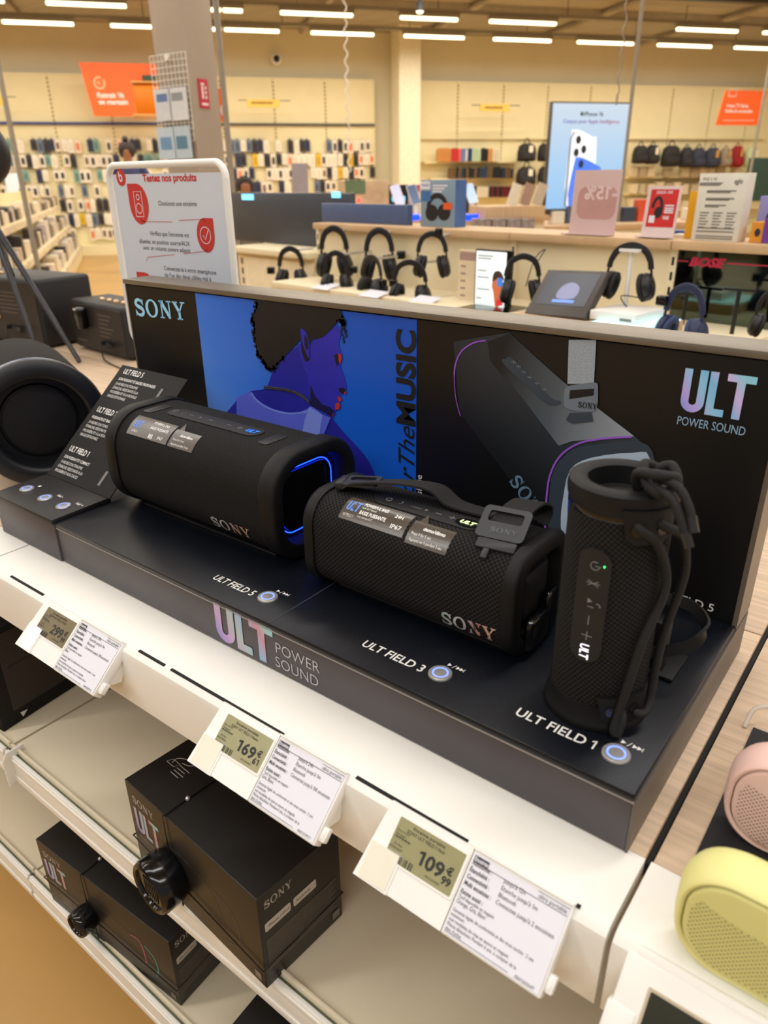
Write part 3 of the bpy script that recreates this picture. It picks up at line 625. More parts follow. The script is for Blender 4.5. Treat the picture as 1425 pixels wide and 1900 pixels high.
g = G(); pts = [W3(.0495+.0135*cos(a), tp+.012+.0088*sin(a), .0019) for a in [2*pi*i/24 for i in range(24)]]; g.poly(pts); obj('logo_key', g, GLOSS, cs)
g = G(); W3.text(g, 'ULT', .0410, tp+.0085, .0085, width=.0170, bold=.05, off=.0025, shear=.15); obj('lit_logo', g, mat('pale_green_lit_logo', (226, 240, 190), .4, emit=(215, 245, 150, .9)), cs)
sticker(W3, t3, -.082, -.001, tp-.031, tp-.002, [('ULTFIELD 3', .004, .004, .0040, .013, 0), ('POWERFUL BASS', .022, .0205, .0058, .030, .03), ('with ULT button', .022, .0165, .0036, .018, 0), ('BASSE PUISSANTE', .022, .0100, .0058, .033, .03), ('avec bouton ULT', .022, .0060, .0036, .019, 0), ('24H', .062, .018, .0055, .010, .03), ('IP67', .063, .006, .0062, .013, .02)], (.004, .0105, .016, .012))
sticker(W3, t3, .003, .050, tp-.034, tp-.008, [('demo/démo', .014, .0165, .0056, .025, .03), ('Press II for 5 sec.', .004, .0095, .0042, .023, .01), ('Appuyez sur II pendant 5 sec.', .004, .0035, .0042, .038, .01)], tab=True)
# carry strap: webbing from the left lug over the top to the right buckle
WEB = mat('black_webbing', (15, 14, 14), .8, noise=(300, .15), bump=(700, .25)); BUCK = mat('charcoal_buckle', (29, 31, 36), .45, noise=(30, .06))
zt = .1045
g = G(); pth = smooth_path([(-.098, -.012, zt+.002), (-.085, -.006, zt+.010), (-.060, .004, zt+.014), (-.030, .013, zt+.0165), (-.005, .019, zt+.0145), (.015, .020, zt+.004), (.040, .022, zt+.0015), (.062, .024, zt+.002)], 6)
g.sweep(pth, rr(.0022, .026, .0009, 2), up=(0, .25, 1)); 
g2 = smooth_path([(.095, .038, zt+.001), (.097, .043, zt+.009), (.097, .040, zt+.017), (.095, .028, zt+.023), (.092, .012, zt+.021), (.089, -.004, zt+.013), (.086, -.016, zt+.004), (.086, -.022, zt-.006)], 6)
def flat(g, path, wd, th, side):
    side = V(side).normalized(); loops = []
    for i, p in enumerate(path):
        p = V(p); tq = (V(path[min(i+1, len(path)-1)])-V(path[max(i-1, 0)])).normalized(); sd = (side-tq*side.dot(tq)).normalized(); nn = tq.cross(sd)
        loops.append([p+sd*(wd/2)*a+nn*(th/2)*b for a, b in ((-1, -1), (1, -1), (1, 1), (-1, 1))])
    g.loft(loops, cap0=True, cap1=True)
g = G(); flat(g, pth, .026, .0022, (.15, 1, -.15)); flat(g, g2, .029, .0022, (1, .12, .05)); sp = obj('carry_strap', g, WEB, t3, 40)
def buckle(T, w, h, sony):
    g = G(); o = rr(w, h, .005, 4); i_ = rr(w*.72, h*.34, .003, 4, 0, h*.18); n = len(o)
    z = .0026
    for zz in (0, z): g.add([(a, b, zz) for a, b in o]+[(a, b, zz) for a, b in i_], [(k, (k+1) % n, n+(k+1) % n, n+k) for k in range(n)], 0, T)
    for lp in (o, i_): g.add([(a, b, 0) for a, b in lp]+[(a, b, z) for a, b in lp], [(k, (k+1) % n, n+(k+1) % n, n+k) for k in range(n)], 0, T)
    return g
Tb = frame((.089, -.010, zt+.0115), (1, .16, .0), (.06, .86, .50))
b_ = obj('buckle', buckle(Tb, .046, .036, True), BUCK, t3, 40)
g = G(); wordmark(g, Tb @ M.Translation((-.010, -.011, .0029)), .0052, .026); obj('buckle_name', g, mat('embossed_grey', (74, 76, 82), .4), b_)
g = G(); g.box((-.018, -.030, -.001), (.020, -.019, .004), T=Tb, bev=.002); g.box((-.010, -.040, -.006), (-.003, -.020, .003), T=Tb, bev=.002); obj('buckle_hook', g, BUCK, b_, 40)
Tl = frame((-.084, -.004, zt+.010), (1, .28, .10), (-.2, 1, .05))
b_ = obj('buckle', buckle(Tl, .040, .026, False), BUCK, t3, 40)
g = G(); g.box((-.028, -.012, -.006), (-.018, .012, .004), T=Tl, bev=.003); obj('buckle_hook', g, BUCK, b_, 40)
g = G(); g.box((.124, -.030, .002), (.134, .010, .036), bev=.005); g.box((.126, .006, .0), (.132, .030, .050), bev=.004); obj('cable_plug', g, GLOSS, t3, 40)

# --- small upright speaker with a cord strap
def upright():
    t = thing('portable_speaker', 'small upright black fabric speaker with a knotted cord strap', 'speaker', (-0.0655, 0.0840, H+.0005), 0, local=True)
    n = 40; R0 = .0385
    def ring(r, z, sq=1.0): return [(r*cos(2*pi*j/n), r*sin(2*pi*j/n)*sq, z) for j in range(n)]
    g = G(); zs = [.014+i*(.176/8) for i in range(9)]; m_ = n+1
    loops = [[(R0*cos(2*pi*j/n), R0*sin(2*pi*j/n), z) for j in range(n+1)] for z in zs]; uv = [(R0*2*pi*j/n, z) for z in zs for j in range(n+1)]
    g.loft(loops, closed=False, uv=uv); obj('fabric_body', g, FAB1, t, 60)
    # cradle and rubber foot
    g = G(); g.lathe([(.0425, 0), (.0432, .004), (.0425, .006), (.0412, .010), (.0402, .015), (.0398, .0215), (.0375, .0218), (.034, .014)], seg=40); obj('rubber_foot', g, RUB, t, 45)
    # top ring with its opening
    g = G(); g.lathe([(.0380, .187), (.0392, .189), (.0405, .193), (.0412, .199), (.0405, .2045), (.0375, .2062), (.0290, .2062), (.0268, .2045), (.0262, .193), (.0262, .188)], seg=40)
    obj('top_ring', g, RUB, t, 45)
    g = G(); g.lathe([(.0262, .188), (.0262, .190), (.020, .1925), (0, .193)], seg=32); obj('passive_radiator', g, RUB, t, 45)
    g = G(); g.lathe([(.0386, .184), (.0394, .1855), (.0394, .1895), (.0386, .191)], seg=40); obj('top_gap', g, GLOSS, t, 45)
    # strap lugs: thickened plates under the ring and above the foot
    lug = radians(-40)
    for z0, z1 in ((.170, .196), (.010, .034)):
        g = G(); lo = []
        for z, k in ((z0, .55), (z0+.004, .9), ((z0+z1)/2, 1), (z1, 1.15)):
            a = [lug+radians(26)*k*(j/8-.5)*2 for j in range(9)]
            lo.append([((R0+.0045)*cos(q), (R0+.0045)*sin(q), z) for q in a]+[((R0-.001)*cos(q), (R0-.001)*sin(q), z) for q in a[::-1]])
        g.loft(lo, cap0=True, cap1=True); o = obj('strap_lug', g, RUB, t, 45)
        for d in (-13, 13):
            a = lug+radians(d); g = G(); c = V(((R0+.0040)*cos(a), (R0+.0040)*sin(a), z0+.012)); g.cyl(c, c+V((cos(a), sin(a), 0))*.0011, .0052, seg=16); obj('lug_hole', g, GLOSS, o, 40)
    # control strip
    g = G(); cur = lambda x, z, off: V(((R0+off)*sin(x/R0+CA), -(R0+off)*cos(x/R0+CA), z)); CA = radians(-1)
    pts = rr(.0250, .1000, .0120, 5, 0, .112); 
    vs0 = [cur(a, b, 0) for a, b in pts]; vs1 = [cur(a, b, .0014) for a, b in pts]; g.loft([vs0, vs1], cap0=False)
    nx = 6; g2v = []
    rows = 24
    for i in range(rows+1):
        z = .0625+.099*i/rows; e = .0120; dz = max(0, (.062+e)-z, z-(.162-e)); hw = .0125-e+sqrt(max(0, e*e-dz*dz))
        g2v += [cur(-hw+2*hw*j/nx, z, .0014) for j in range(nx+1)]
    g.add(g2v, [(i*(nx+1)+j, i*(nx+1)+j+1, (i+1)*(nx+1)+j+1, (i+1)*(nx+1)+j) for i in range(rows) for j in range(nx)])
    cs = obj('control_strip', g, CTRL, t, 50)
    F = lambda v: cur(v.x, v.y, .0019); g = G()
    g.tube([cur(.001+.0033*cos(a), .148+.0033*sin(a), .0017) for a in [radians(60+300*i/16) for i in range(17)]], .0004, seg=4); ribbon(g, [(.0010, .148), (.0055, .148)], .0008, 0, F)
    for q in (((-.003, .1355), (.005, .131)), ((-.003, .131), (.005, .1355)), ((-.004, .1333), (.006, .1333))): ribbon(g, q, .0007, 0, F)
    tri(g, F, -.0015, .118, .0045); ribbon(g, [(-.001, .113), (.0035, .113)], .0008, 0, F); ribbon(g, [(.005, .117), (.0075, .1165), (.008, .114)], .0009, 0, F)
    ribbon(g, [(.001, .097), (.001, .105)], .0008, 0, F); ribbon(g, [(.001, .083), (.001, .091)], .0008, 0, F); ribbon(g, [(-.003, .087), (.005, .087)], .0008, 0, F)
    obj('control_symbols', g, mat('dim_grey_print', (122, 122, 124), .5), cs)
    g = G(); g.text('ULT', .0098, (lambda v: cur(-.0028+v.y, .0795-v.x, .0022)), bold=.015, width=.0135); obj('lit_logo', g, mat('white_lit_logo', (240, 240, 245), .4, emit=(240, 240, 255, 1.2)), cs)
    g = G(); g.cyl(cur(.0075, .149, .0012), cur(.0075, .149, .0022), .0007, seg=8); obj('status_light', g, mat('green_led', (60, 220, 120), .4, emit=(60, 230, 120, 3)), cs)
    # cord strap
    CORD = mat('black_cord', (14, 13, 13), .75, noise=(200, .12), bump=(600, .3)); rc = .0035
    def on(deg, r, z): a = radians(deg); return (r*cos(a), r*sin(a), z)
    a = smooth_path([on(-54, .037, .186), on(-52, .0440, .183), on(-34, .0445, .172), on(-14, .0440, .145), on(-12, .0440, .122), on(-31, .0440, .088), on(-41, .0440, .045), on(-47, .0445, .020), on(-50, .0465, .006), on(-46, .0475, .004), on(-42, .0450, .016), on(-40, .038, .022)], 6)
    b = smooth_path([on(-30, .037, .186), on(-28, .0445, .184), on(-4, .0480, .172), on(14, .0510, .147), on(15, .0515, .126), on(13, .0450, .080), on(8, .0435, .045), on(2, .0440, .022), on(-10, .0450, .014), on(-22, .0440, .016), on(-26, .038, .020)], 6)
    g = G(); g.tube(a, rc, seg=10); g.tube(b, rc, seg=10)
    k = V((.027, -.014, .212))
    kn = smooth_path([k+V(q)*.012 for q in ((-1.0, 0, -.6), (-1.0, -.5, .5), (0, -1.1, .9), (1.0, -.3, .7), (.8, .9, .2), (-.2, 1.1, .4), (-.9, .3, .9), (-.3, -.8, .2), (.6, -.9, -.3), (1.1, .2, .2), (.4, .9, .9), (-.7, .6, .1))], 6, True)
    g.tube(kn, rc*1.05, seg=10, closed=True)
    g.tube(smooth_path([k+V((-.012, .002, -.03)), k+V((-.013, 0, -.012)), k+V((-.006, 0, .004))], 4), rc, seg=10)
    tails = [smooth_path([k+V((.004, -.006, .006)), k+V((.018, -.010, .004)), k+V((.027, -.013, -.006)), k+V((.032, -.016, -.016))], 5), smooth_path([k+V((.002, -.010, .001)), k+V((.016, -.015, -.003)), k+V((.024, -.018, -.013)), k+V((.031, -.020, -.026))], 5)]
    for q in tails: g.tube(q, rc*.9, seg=10)
    o = obj('cord_strap', g, CORD, t, 60)
    g = G()
    for q in tails: e = q[-1]-q[-3]; e.normalize(); g.cyl(q[-1]-e*.004, q[-1]+e*.007, rc*1.02, seg=10)
    obj('cord_tip', g, mat('clear_black_tip', (40, 40, 42), .15), o, 40)
    return t
upright()
# bracket standing behind the upright speaker
g = G(); pth = smooth_path([(-.070, .150, .127), (-.045, .165, .128), (-.022, .172, .125), (-.006, .165, .115), (-.009, .150, .103), (-.030, .140, .092), (-.062, .130, .082)], 6)
flat(g, pth, .010, .0030, (0, .35, 1)); g.box((-.060, .150, H+.0004), (-.032, .166, .112), bev=.003); g.box((-.072, .145, H+.0004), (-.020, .190, H+.004), bev=.001)
obj('cable_bracket', g, RUB, st, 40)
# ================================================================ price label holders on the shelf edge
LABW = mat('label_white_plastic', (240, 238, 232), .35, noise=(12, .03)); PAPER = mat('white_paper', (226, 226, 234), .6, noise=(10, .02))
LCD = mat('olive_lcd', (150, 146, 104), .3, noise=(40, .05)); LCDINK = mat('lcd_ink', (34, 34, 28), .5); INK = mat('card_ink', (70, 68, 72), .6)
CLEAR = mat('clear_cream_plastic', (236, 232, 214), .12, noise=(8, .04), coat=.6)
def label_holder(x0, label, price, cents, name2, auto, multi, also, num, lcd=LCD, dim=1):
    o = V((x0, -.0668, .0030)); T = frame(o, (1, 0, 0), (0, .047, .043)); t = thing('price_label', label, 'price label', o, group='price labels along the shelf edge')
    g = G(); g.prism([(-.002, -.0335), (.001, 0), (.079, 0), (.079, -.0635), (-.0005, -.0635)], -.007, 0, T=T); obj('label_base', g, LABW, t)
    g = G(); g.prism(rr(.066, .036, .001, 2, .0450, -.0235), -.001, .0010, T=T); g.prism(rr(.062, .0325, .0008, 2, .0450, -.0237), .0009, .0012, 1, T=T)
    s = obj('price_screen', g, [LABW, lcd], t)
    g = G()
    def tx(b, x, y, sz, w=None, bold=0, tgt=None, z=.0014): (tgt or g).text(b, sz, T @ M.Translation((x, -y, z)), bold=bold, width=w)
    tx('Enceinte portable', .0280, .0120, .0036, .030, .01); tx(name2, .0240, .0160, .0036, .036, .01); tx('Dont 0,26€', .0155, .0180, .0026, .012); tx('d\'écopart', .0155, .0208, .0026, .010)
    tx('*****', .0160, .0262, .0066, .015, .04); tx('26 Avis', .0175, .0280, .0026, .008); tx(num[-8:], .0150, .0312, .0026, .012)
    tx(price, .0405, .0320, .0150, .0235, .03); tx('€', .0665, .0270, .0080, None, .04); tx(cents, .0650, .0345, .0080, None, .04); tx('P01C25014855', .052, .0372, .0024, .013)
    for i in range(16):
        if (i*7) % 5 != 2: g.box((.0250+i*.00095, -.0395, .0012), (.0250+i*.00095+(.0003 if i % 3 else .0006), -.0340, .0014), T=T)
    obj('screen_print', g, LCDINK, s)
    g = G(); g.prism([(-.004, -.0640), (-.0015, -.0330), (.0290, -.0330), (.0290, -.0640)], -.0072, .0012, T=T); g.prism(rr(.0268, .0280, .001, 2, .0137, -.0482), .0010, .0018, 1, T=T); obj('clear_pad', g, [LABW, CLEAR], t)
    g = G(); g.box((.0795, -.0640, -.012), (.1605, .0005, 0.0), T=T, bev=.0012); g.box((.0795, -.0008, .0), (.1605, .0008, .0026), T=T, bev=.0004); pk = obj('paper_pocket', g, LABW, t, 30)
    g = G(); g.box((.0810, -.0622, .0004), (.1588, -.0030, .0010), T=T); pc = obj('paper_card', g, PAPER, pk)
    g = G(); P = lambda b, x, y, sz, w=None, bold=0: tx(b, x, y, sz, w, bold, g, .0013)
    for i, (a, wd) in enumerate((('Autonomie :', .0165), ('Étanchéité :', .0165), ('Connectivité :', .0190), ('Multi enceintes :', .0225))): P(a, .0822, .0110+.0051*i, .0046, wd, .02)
    for i, (a, wd) in enumerate((('jusqu\'à '+auto, .0175), ('Etanche jusqu\'à 1m', .0290), ('Bluetooth', .0140), ('Connectez jusqu\'à '+multi+' enceintes', .0460))): P(a, .1090, .0110+.0051*i, .0046, wd)
    P('ultra portable', .1355, .0075, .0044, .0215); P('Existe aussi :', .0822, .0325, .0044, .0185, .02); P('Tarif disponible en magasin', .0822, .0362, .0036, .0300); P(also, .0822, .0400, .0044, len(also)*.0013)
    for i, (a, wd) in enumerate((('Garantie légale de conformité et des vices cachés : 2 ans', .0660), ('minimum', .0110), ('voir modalités de mise en œuvre en magasin.', .0500), ('Pièces détachées: Pendant 6 ans, à compter de la', .0570), ('date d\'achat.', .0140))): P(a, .0822, .0460+.0035*i, .0036, wd)
    P(num, .1400, .0612, .0032, .0150)
    for a, b in (((.0822, .0085), (.1585, .0089)), ((.1340, .0034), (.1585, .0037)), ((.0822, .0606), (.135, .0609))): g.box((a[0], -b[1], .0010), (b[0], -a[1], .0013), T=T)
    g.box((.0822, -.0086, .0010), (.0945, -.0040, .0013), T=T); obj('card_print', g, INK, pc)
    g = G(); g.text('Enceinte', .0044, T @ M.Translation((.0828, -.0078, .0016)), bold=.02, width=.0112); obj('card_heading', g, PAPER, pc)
    g = G(); g.box((.1585, -.0590, -.010), (.1660, -.0465, -.0030), T=T, bev=.0012); g.box((.1600, -.0570, -.004), (.1645, -.0485, -.0022), T=T, bev=.0008); obj('side_clip', g, LABW, t, 30)
    g = G(); g.prism([(-.012, -.002), (-.030, -.040), (-.012, -.052)], .152, .1565, T=T @ M.Rotation(radians(90), 4, 'Y') @ M.Scale(-1, 4, (1, 0, 0)) @ M.Translation((0, 0, -.0))); obj('hook_bracket', g, LABW, t)
    return t
LCDD = mat('dim_olive_lcd', (112, 100, 66), .3, noise=(40, .05))
label_holder(-.7040, 'price label reading 299, leftmost on the shelf edge', '299', '99', 'SONY ULT FIELD 5 Noir', '25h', '100', 'Blanc', '0001281912', LCDD)
label_holder(-.3785, 'price label reading 169, below the middle fabric speaker', '169', '61', 'SONY ULT FIELD 3 Noire', '24h', '100', 'Gris, Blanc', '0001219921')
label_holder(-.1705, 'price label reading 109, rightmost of the labels with paper cards', '109', '99', 'SONY ULT FIELD 1 Noir', '12h', '2', 'Orange, Gris, Blanc', '0001203647')
# label of the next shelf: screen off
o = V((.0300, -.0700, -.0030)); T = frame(o, (1, 0, 0), (0, .040, .050)); t = thing('price_label', 'white price label with a blank dark screen under the yellow speaker', 'price label', o)
g = G(); g.box((.000, -.075, -.012), (.150, 0, 0), T=T, bev=.003); g.box((.004, -.006, -.010), (.150, .006, -.001), T=T, bev=.003); obj('label_base', g, LABW, t, 40)
g = G(); g.prism(rr(.070, .040, .001, 2, .054, -.034), -.001, .0008, T=T); obj('screen_frame', g, mat('cream_bezel', (196, 182, 156), .4), t)
g = G(); g.prism(rr(.066, .036, .001, 2, .054, -.034), .0007, .0011, T=T); obj('price_screen', g, mat('dark_olive_lcd', (46, 46, 36), .2, noise=(30, .1)), t)
g = G(); g.box((-.002, -.078, -.012), (.017, -.034, .0012), T=T, bev=.001); obj('clear_pad', g, LABW, t, 30)

# ================================================================ boxed speakers on the lower shelves
BOXM = mat('black_printed_carton', (27, 23, 20), .42, noise=(7, .15)); BOXT = mat('black_carton_top', (8, 7, 7), .5, noise=(9, .15))
HOLO3 = gradmat('holo_box_print', [(0, (110, 130, 200)), (.3, (180, 165, 200)), (.55, (150, 180, 195)), (.8, (205, 130, 140)), (1, (140, 190, 190))], vec=(.8, 0, .35), rough=.35)
WIRE = mat('black_wire', (12, 12, 12), .4); DULL = mat('dull_silver_print', (168, 162, 154), .5); BADGE = mat('badge_grey', (196, 190, 180), .5)
FAINT = mat('faint_brown_print', (82, 74, 68), .45)
def carton(label, TL, TR, d, h, small=False, top_name=True):
    """TL/TR: front top corners"""
    a, b = V(TL), V(TR); w = (b-a).length; ang = atan2(b.y-a.y, b.x-a.x)
    t = thing('speaker_box', label, 'box', (a.x, a.y, a.z-h), ang, local=True, group='boxed speakers on the lower shelves')
    g = G(); g.box((0, 0, .0003), (w, d, h), bev=.0009); g.mi = [1 if f else 0 for f in [0]*len(g.f)]
    obj('carton', g, BOXM, t, 30)
    g = G(); g.box((.0012, .0012, h-.0004), (w-.0012, d-.0012, h+.0004)); obj('lid', g, BOXT, t)
    Fr = frame((0, -.0003, 0), (1, 0, 0), (0, 0, 1)); Rt = frame((w+.0003, 0, 0), (0, 1, 0), (0, 0, 1)); Tp = frame((0, 0, h+.0006), (1, 0, 0), (0, 1, 0)); Ti = Tp @ M.Translation((.006, .030, 0)) @ M.Scale(.72, 4)
    g = G(); wordmark(g, Rt @ M.Translation((.008, h*.84, 0)), .010, .036); obj('printed_side_name', g, DULL, t); g = G(); wordmark(g, Tp @ M.Translation((.004, d-.015, 0)), .010, .040); (obj('printed_top_name', g, DULL, t) if top_name else None); g = G(); wordmark(g, Fr @ M.Translation((.012, h*.80, 0)), .011, .044)
    for i in range(3): g.text('POWER SOUND'[:11], .0042, Fr @ M.Translation((.012, h*.385, 0)), width=.040) if i == 0 else None
    for i, s_ in enumerate(('ULT FIELD', 'WIRELESS', 'SPEAKER')): g.text(s_, .0045, Fr @ M.Translation((.035, h*.26-.0075*i, 0)), width=.022)
    obj('printed_name', g, DULL, t)
    g = G(); ult(g, Fr @ M.Translation((.010, h*.46, 0)), .052, .038); obj('printed_logo', g, HOLO3, t)
    g = G(); n_ = smooth_path([(.62*w, h*.62, 0), (.78*w, h*.58, 0), (.84*w, h*.42, 0), (.82*w, h*.2, 0), (.70*w, h*.10, 0)], 5)
    ribbon(g, [(p.x, p.y) for p in n_], .0012, 0, Fr); n2 = smooth_path([(.24*w, h*.60, 0), (.45*w, h*.66, 0), (.66*w, h*.56, 0), (.72*w, h*.3, 0)], 5); ribbon(g, [(p.x, p.y) for p in n2], .0010, 0, Fr)
    wordmark(g, Fr @ M.Translation((.60*w, h*.20, 0)), .010, .035); obj('printed_picture', g, FAINT, t)
    if small:
        for pts, m_ in ((smooth_path([(.70*w, h*.60, 0), (.76*w, h*.62, 0), (.785*w, h*.50, 0), (.79*w, h*.30, 0)], 5), mat('print_pink_line', (170, 90, 120), .45)), (smooth_path([(.80*w, h*.60, 0), (.86*w, h*.52, 0), (.875*w, h*.34, 0), (.85*w, h*.20, 0)], 5), mat('print_teal_line', (70, 150, 150), .45))):
            g = G(); ribbon(g, [(p.x, p.y) for p in pts], .0024, 0, Fr); obj('printed_glow_line', g, m_, t)
    g = G()
    for y0, wd in ((.006, .034), (.044, .032)): g.prism(rr(wd, .012, .002, 3, y0+wd/2, h*.65), 0, .0002, T=Rt)
    b_ = obj('printed_badge', g, BADGE, t)
    g = G(); g.text('iPhone | iPod', .0055, Rt @ M.Translation((.010, h*.65-.002, .0004)), width=.027); g.text('Android', .0055, Rt @ M.Translation((.047, h*.65-.002, .0004)), width=.020); obj('badge_text', g, INK, b_)
    g = G()
    for i in range(15): g.box((.006, h*.50-i*.0030, .0), (d-.008-(i*37 % 11)*.0008, h*.50-i*.0030+.0011, .0002), T=Rt)
    g.prism(rr(.011, .011, .001, 2, d-.010, .012), 0, .0002, T=Rt); g.prism(rr(.010, .010, .001, 2, w-.012, .012), 0, .0002, T=Fr)
    obj('printed_small_text', g, mat('printed_small_text_brown', (120, 110, 100), .5), t)
    g = G(); g.text('SRS-ULT30' if not small else 'SRS-ULT50', .0065, Rt @ M.Translation((.008, .005, 0)), width=.030); obj('printed_model', g, FAINT, t)
    g = G(); q = smooth_path([(.020, .030, 0), (.018, .040, 0), (.028, .048, 0), (.044, .054, 0), (.054, .052, 0), (.048, .044, 0), (.034, .040, 0)], 4); ribbon(g, [(p.x, p.y) for p in q], .0016, 0, Ti)
    q = [(.010, .026), (.030, .026), (.034, .036), (.014, .036), (.010, .026)]; ribbon(g, q, .0012, 0, Ti)
    for i in range(4): g.box((.036, .034-.006*i, 0), (.062-.005*(i % 2), .0352-.006*i, .0002), T=Ti)
    obj('printed_icon', g, DULL, t)
    return t, w, ang
def security_tag(label, bt, w, d, h, xc, zc, r, dep):
    """round alarm puck on the front, its wires run round the box"""
    L = bt.matrix_basis @ V((xc, -.001, zc)); t = thing('security_tag', label, 'security tag', (L.x, L.y, L.z-ST), bt.rotation_euler.z, local=True)
    T = frame((0, -.0005, 0), (1, 0, 0), (0, 0, 1)); g = G()
    g.lathe([(r*.92, 0), (r, dep*.2), (r, dep*.8), (r*.94, dep*.95), (r*.86, dep), (r*.78, dep*.96), (r*.75, dep*.88), (r*.55, dep*.88), (0, dep*.84)], T=T, seg=40); obj('puck', g, GLOSS, t, 40)
    g = G()
    for k in range(7): g.box((-r*.36+k*r*.12, -r*.40, dep*.87), (-r*.36+k*r*.12+r*.05, r*.40, dep*.90), T=T)
    obj('grille', g, BLACK, t)
    x0, x1 = -xc-.0015, w-xc+.0015; zz = -.25*r; e = .0016; g = G()
    g.tube([(0, -e, r*.9), (0, -e, h-zc+e), (0, d+e, h-zc+e), (0, d+e, -zc+.002)], .0010, seg=6); g.tube([(r*.3, -e, -r*.9), (r*.34, -e, -zc+.004)], .0010, seg=6)
    g.tube([(0, -e, zz), (x1, -e, zz-.01), (x1, d+e, zz-.004), (x0, d+e, zz), (x0, -e, zz+.004), (0, -e, zz)], .0010, seg=6)
    wi = obj('wire', g, WIRE, t, 60); g = G(); g.lathe([(0, -.003), (.0021, -.0021), (.003, 0), (.0021, .0021), (0, .003)], T=M.Translation((0, d*.28, h-zc+.002)), seg=12); obj('wire_bead', g, STEEL, wi, 60)
    return t
t, w, _ = carton('black printed speaker box on the upper lower shelf, under the label reading 169', (-.5373, -.1018, -.165), (-.2981, -.1182, -.165), .112, .1345)
security_tag('large round black security tag on the front of the upper speaker box', t, w, .112, .1345, .083, .050, .0330, .034)
t, w, _ = carton('black speaker box with a pink and teal line print, on the bottom shelf', (-.7962, -.1240, -.419), (-.5044, -.1059, -.419), .112, .1305, True)
security_tag('small round black security tag on the bottom shelf speaker box', t, w, .112, .1305, .112, .052, .0200, .026)
q = at(490, 1868, 2, -.419); carton('black speaker box at the foot of the picture, only its top corner in view', (q.x-.012, q.y-.105, -.419), (q.x+.28, q.y-.09, -.419), .112, .1305, False, False)
# wide carton with a dark textured side at the left
c = at(7, 1357, 2, -.298); e = at(145, 1268, 2, -.298); a = atan2(e.y-c.y, e.x-c.x)
t = thing('product_box', 'wide black box with a ribbed dark side, behind the label reading 299', 'box', (c.x, c.y, -.2995), a, local=True)
g = G(); g.box((0, 0, 0), (.30, .55, .170), bev=.001); obj('carton', g, MATTE, t, 30)
g = G(); g.add([(.022, -.0006, .024), (.290, -.0006, .024), (.290, -.0006, .160), (.022, -.0006, .160)], [(0, 1, 2, 3)]); rp = obj('ribbed_print', g, mat('dark_ribbed_print', (48, 41, 35), .6, noise=(40, .25), stretch=(1, 1, 30)), t)
g = G()
for x, z in ((.03, .10), (.17, .062)): g.box((x, -.0009, z), (x+.075, -.0007, z+.0022))
obj('printed_line', g, BLACK, rp)
g = G(); g.poly([(.034, -.0009, .006), (.043, -.0009, .014), (.031, -.0009, .016)]); obj('white_mark', g, WHITEINK, t)

# ================================================================ pastel speakers and mat at the right
MATM = mat('black_counter_mat', (22, 21, 24), .75, noise=(30, .15), bump=(900, .1))
g = G(); g.box((.0440, .0048, .0002), (.30, .205, .0016)); obj('counter_mat', g, MATM, label='flat black mat under the pink speaker', cat='mat')
def pastel(name, label, loc, col, w, h, d, r):
    t = thing(name, label, 'speaker', loc, 0, local=True)
    body = mat(name+'_'+label.split()[0]+'_silicone', col, .55, noise=(20, .02)); fm = mat(label.split()[0]+'_face', tuple(int(k*.965) for k in col), .6, noise=(20, .02))
    grm = meshmat(label.split()[0]+'_perforation', .0027, tuple(int(k*.965) for k in col), tuple(int(k*.52) for k in col), .20, 45, bump=.2)
    sec = [(-d/2+.0015, .004), (-d/2, .0020), (-d/2+.001, .0005), (-d/2+.005, -.0008), (-.004, -.003), (.004, -.003), (d/2-.006, -.0008), (d/2-.0015, .003), (d/2, .008)]
    g = G()
    def lp(y, i, n=10):
        pts = rr(w-2*i, h-2*i, r-i*.5, n, w/2, h/2); return [(a, y, b) for a, b in pts]
    g.loft([lp(y, i) for y, i in sec], cap1=True); obj('shell', g, body, t, 50)
    g = G(); g.loft([lp(-d/2+.0025, .0045), lp(-d/2-.0006, .0055), lp(-d/2-.0012, .008)], cap1=True); f = obj('front_face', g, fm, t, 50)
    n = 24; x0, x1 = .0085, w-.0085; vs = []
    def edge(x):                                           # outline of the perforated field
        i = .0085; rr2 = r-.007; dx = max(0, (i+rr2)-x, x-(w-i-rr2)); k = rr2-sqrt(max(0, rr2*rr2-dx*dx)); u = (x-w/2)/(w/2)
        return i+k, min(h-i-k, h*(.62+.12*u*u*u*u+.10*u*u))
    for j in range(n+1):
        x = x0+(x1-x0)*j/n; lo, hi = edge(x); vs += [(x, -d/2-.0015, lo), (x, -d/2-.0015, hi)]
    g = G(); g.add(vs, [(2*j, 2*j+2, 2*j+3, 2*j+1) for j in range(n)], uv=[(v[0], v[2]) for v in vs]); obj('speaker_grille', g, grm, f)
    g = G(); g.box((.03, -d/2+.004, -.0008), (w-.03, d/2-.004, .004), bev=.001); obj('rubber_foot', g, body, t)
    return t
pastel('portable_speaker', 'yellow rounded speaker with a perforated front, on the white shelf edge', (.0510, -.0400, .0010), (230, 226, 150), .125, .080, .036, .031)
pastel('portable_speaker', 'pink rounded speaker with a perforated front, on the black mat', (.0505, .0790, .0022), (238, 200, 188), .125, .079, .036, .031)
q = at(1408, 1345, 2, 0); g = G(); g.tube(smooth_path([(q.x-.010, q.y-.012, .001), (q.x-.006, q.y, .016), (q.x+.012, q.y+.006, .020), (q.x+.030, q.y+.004, .004)], 5), .0022, seg=8)
obj('clear_clip', g, mat('clear_acrylic', (232, 220, 206), .1, alpha=.55), smooth=60, label='bent clear plastic clip on the oak shelf behind the pink speaker', cat='clip')

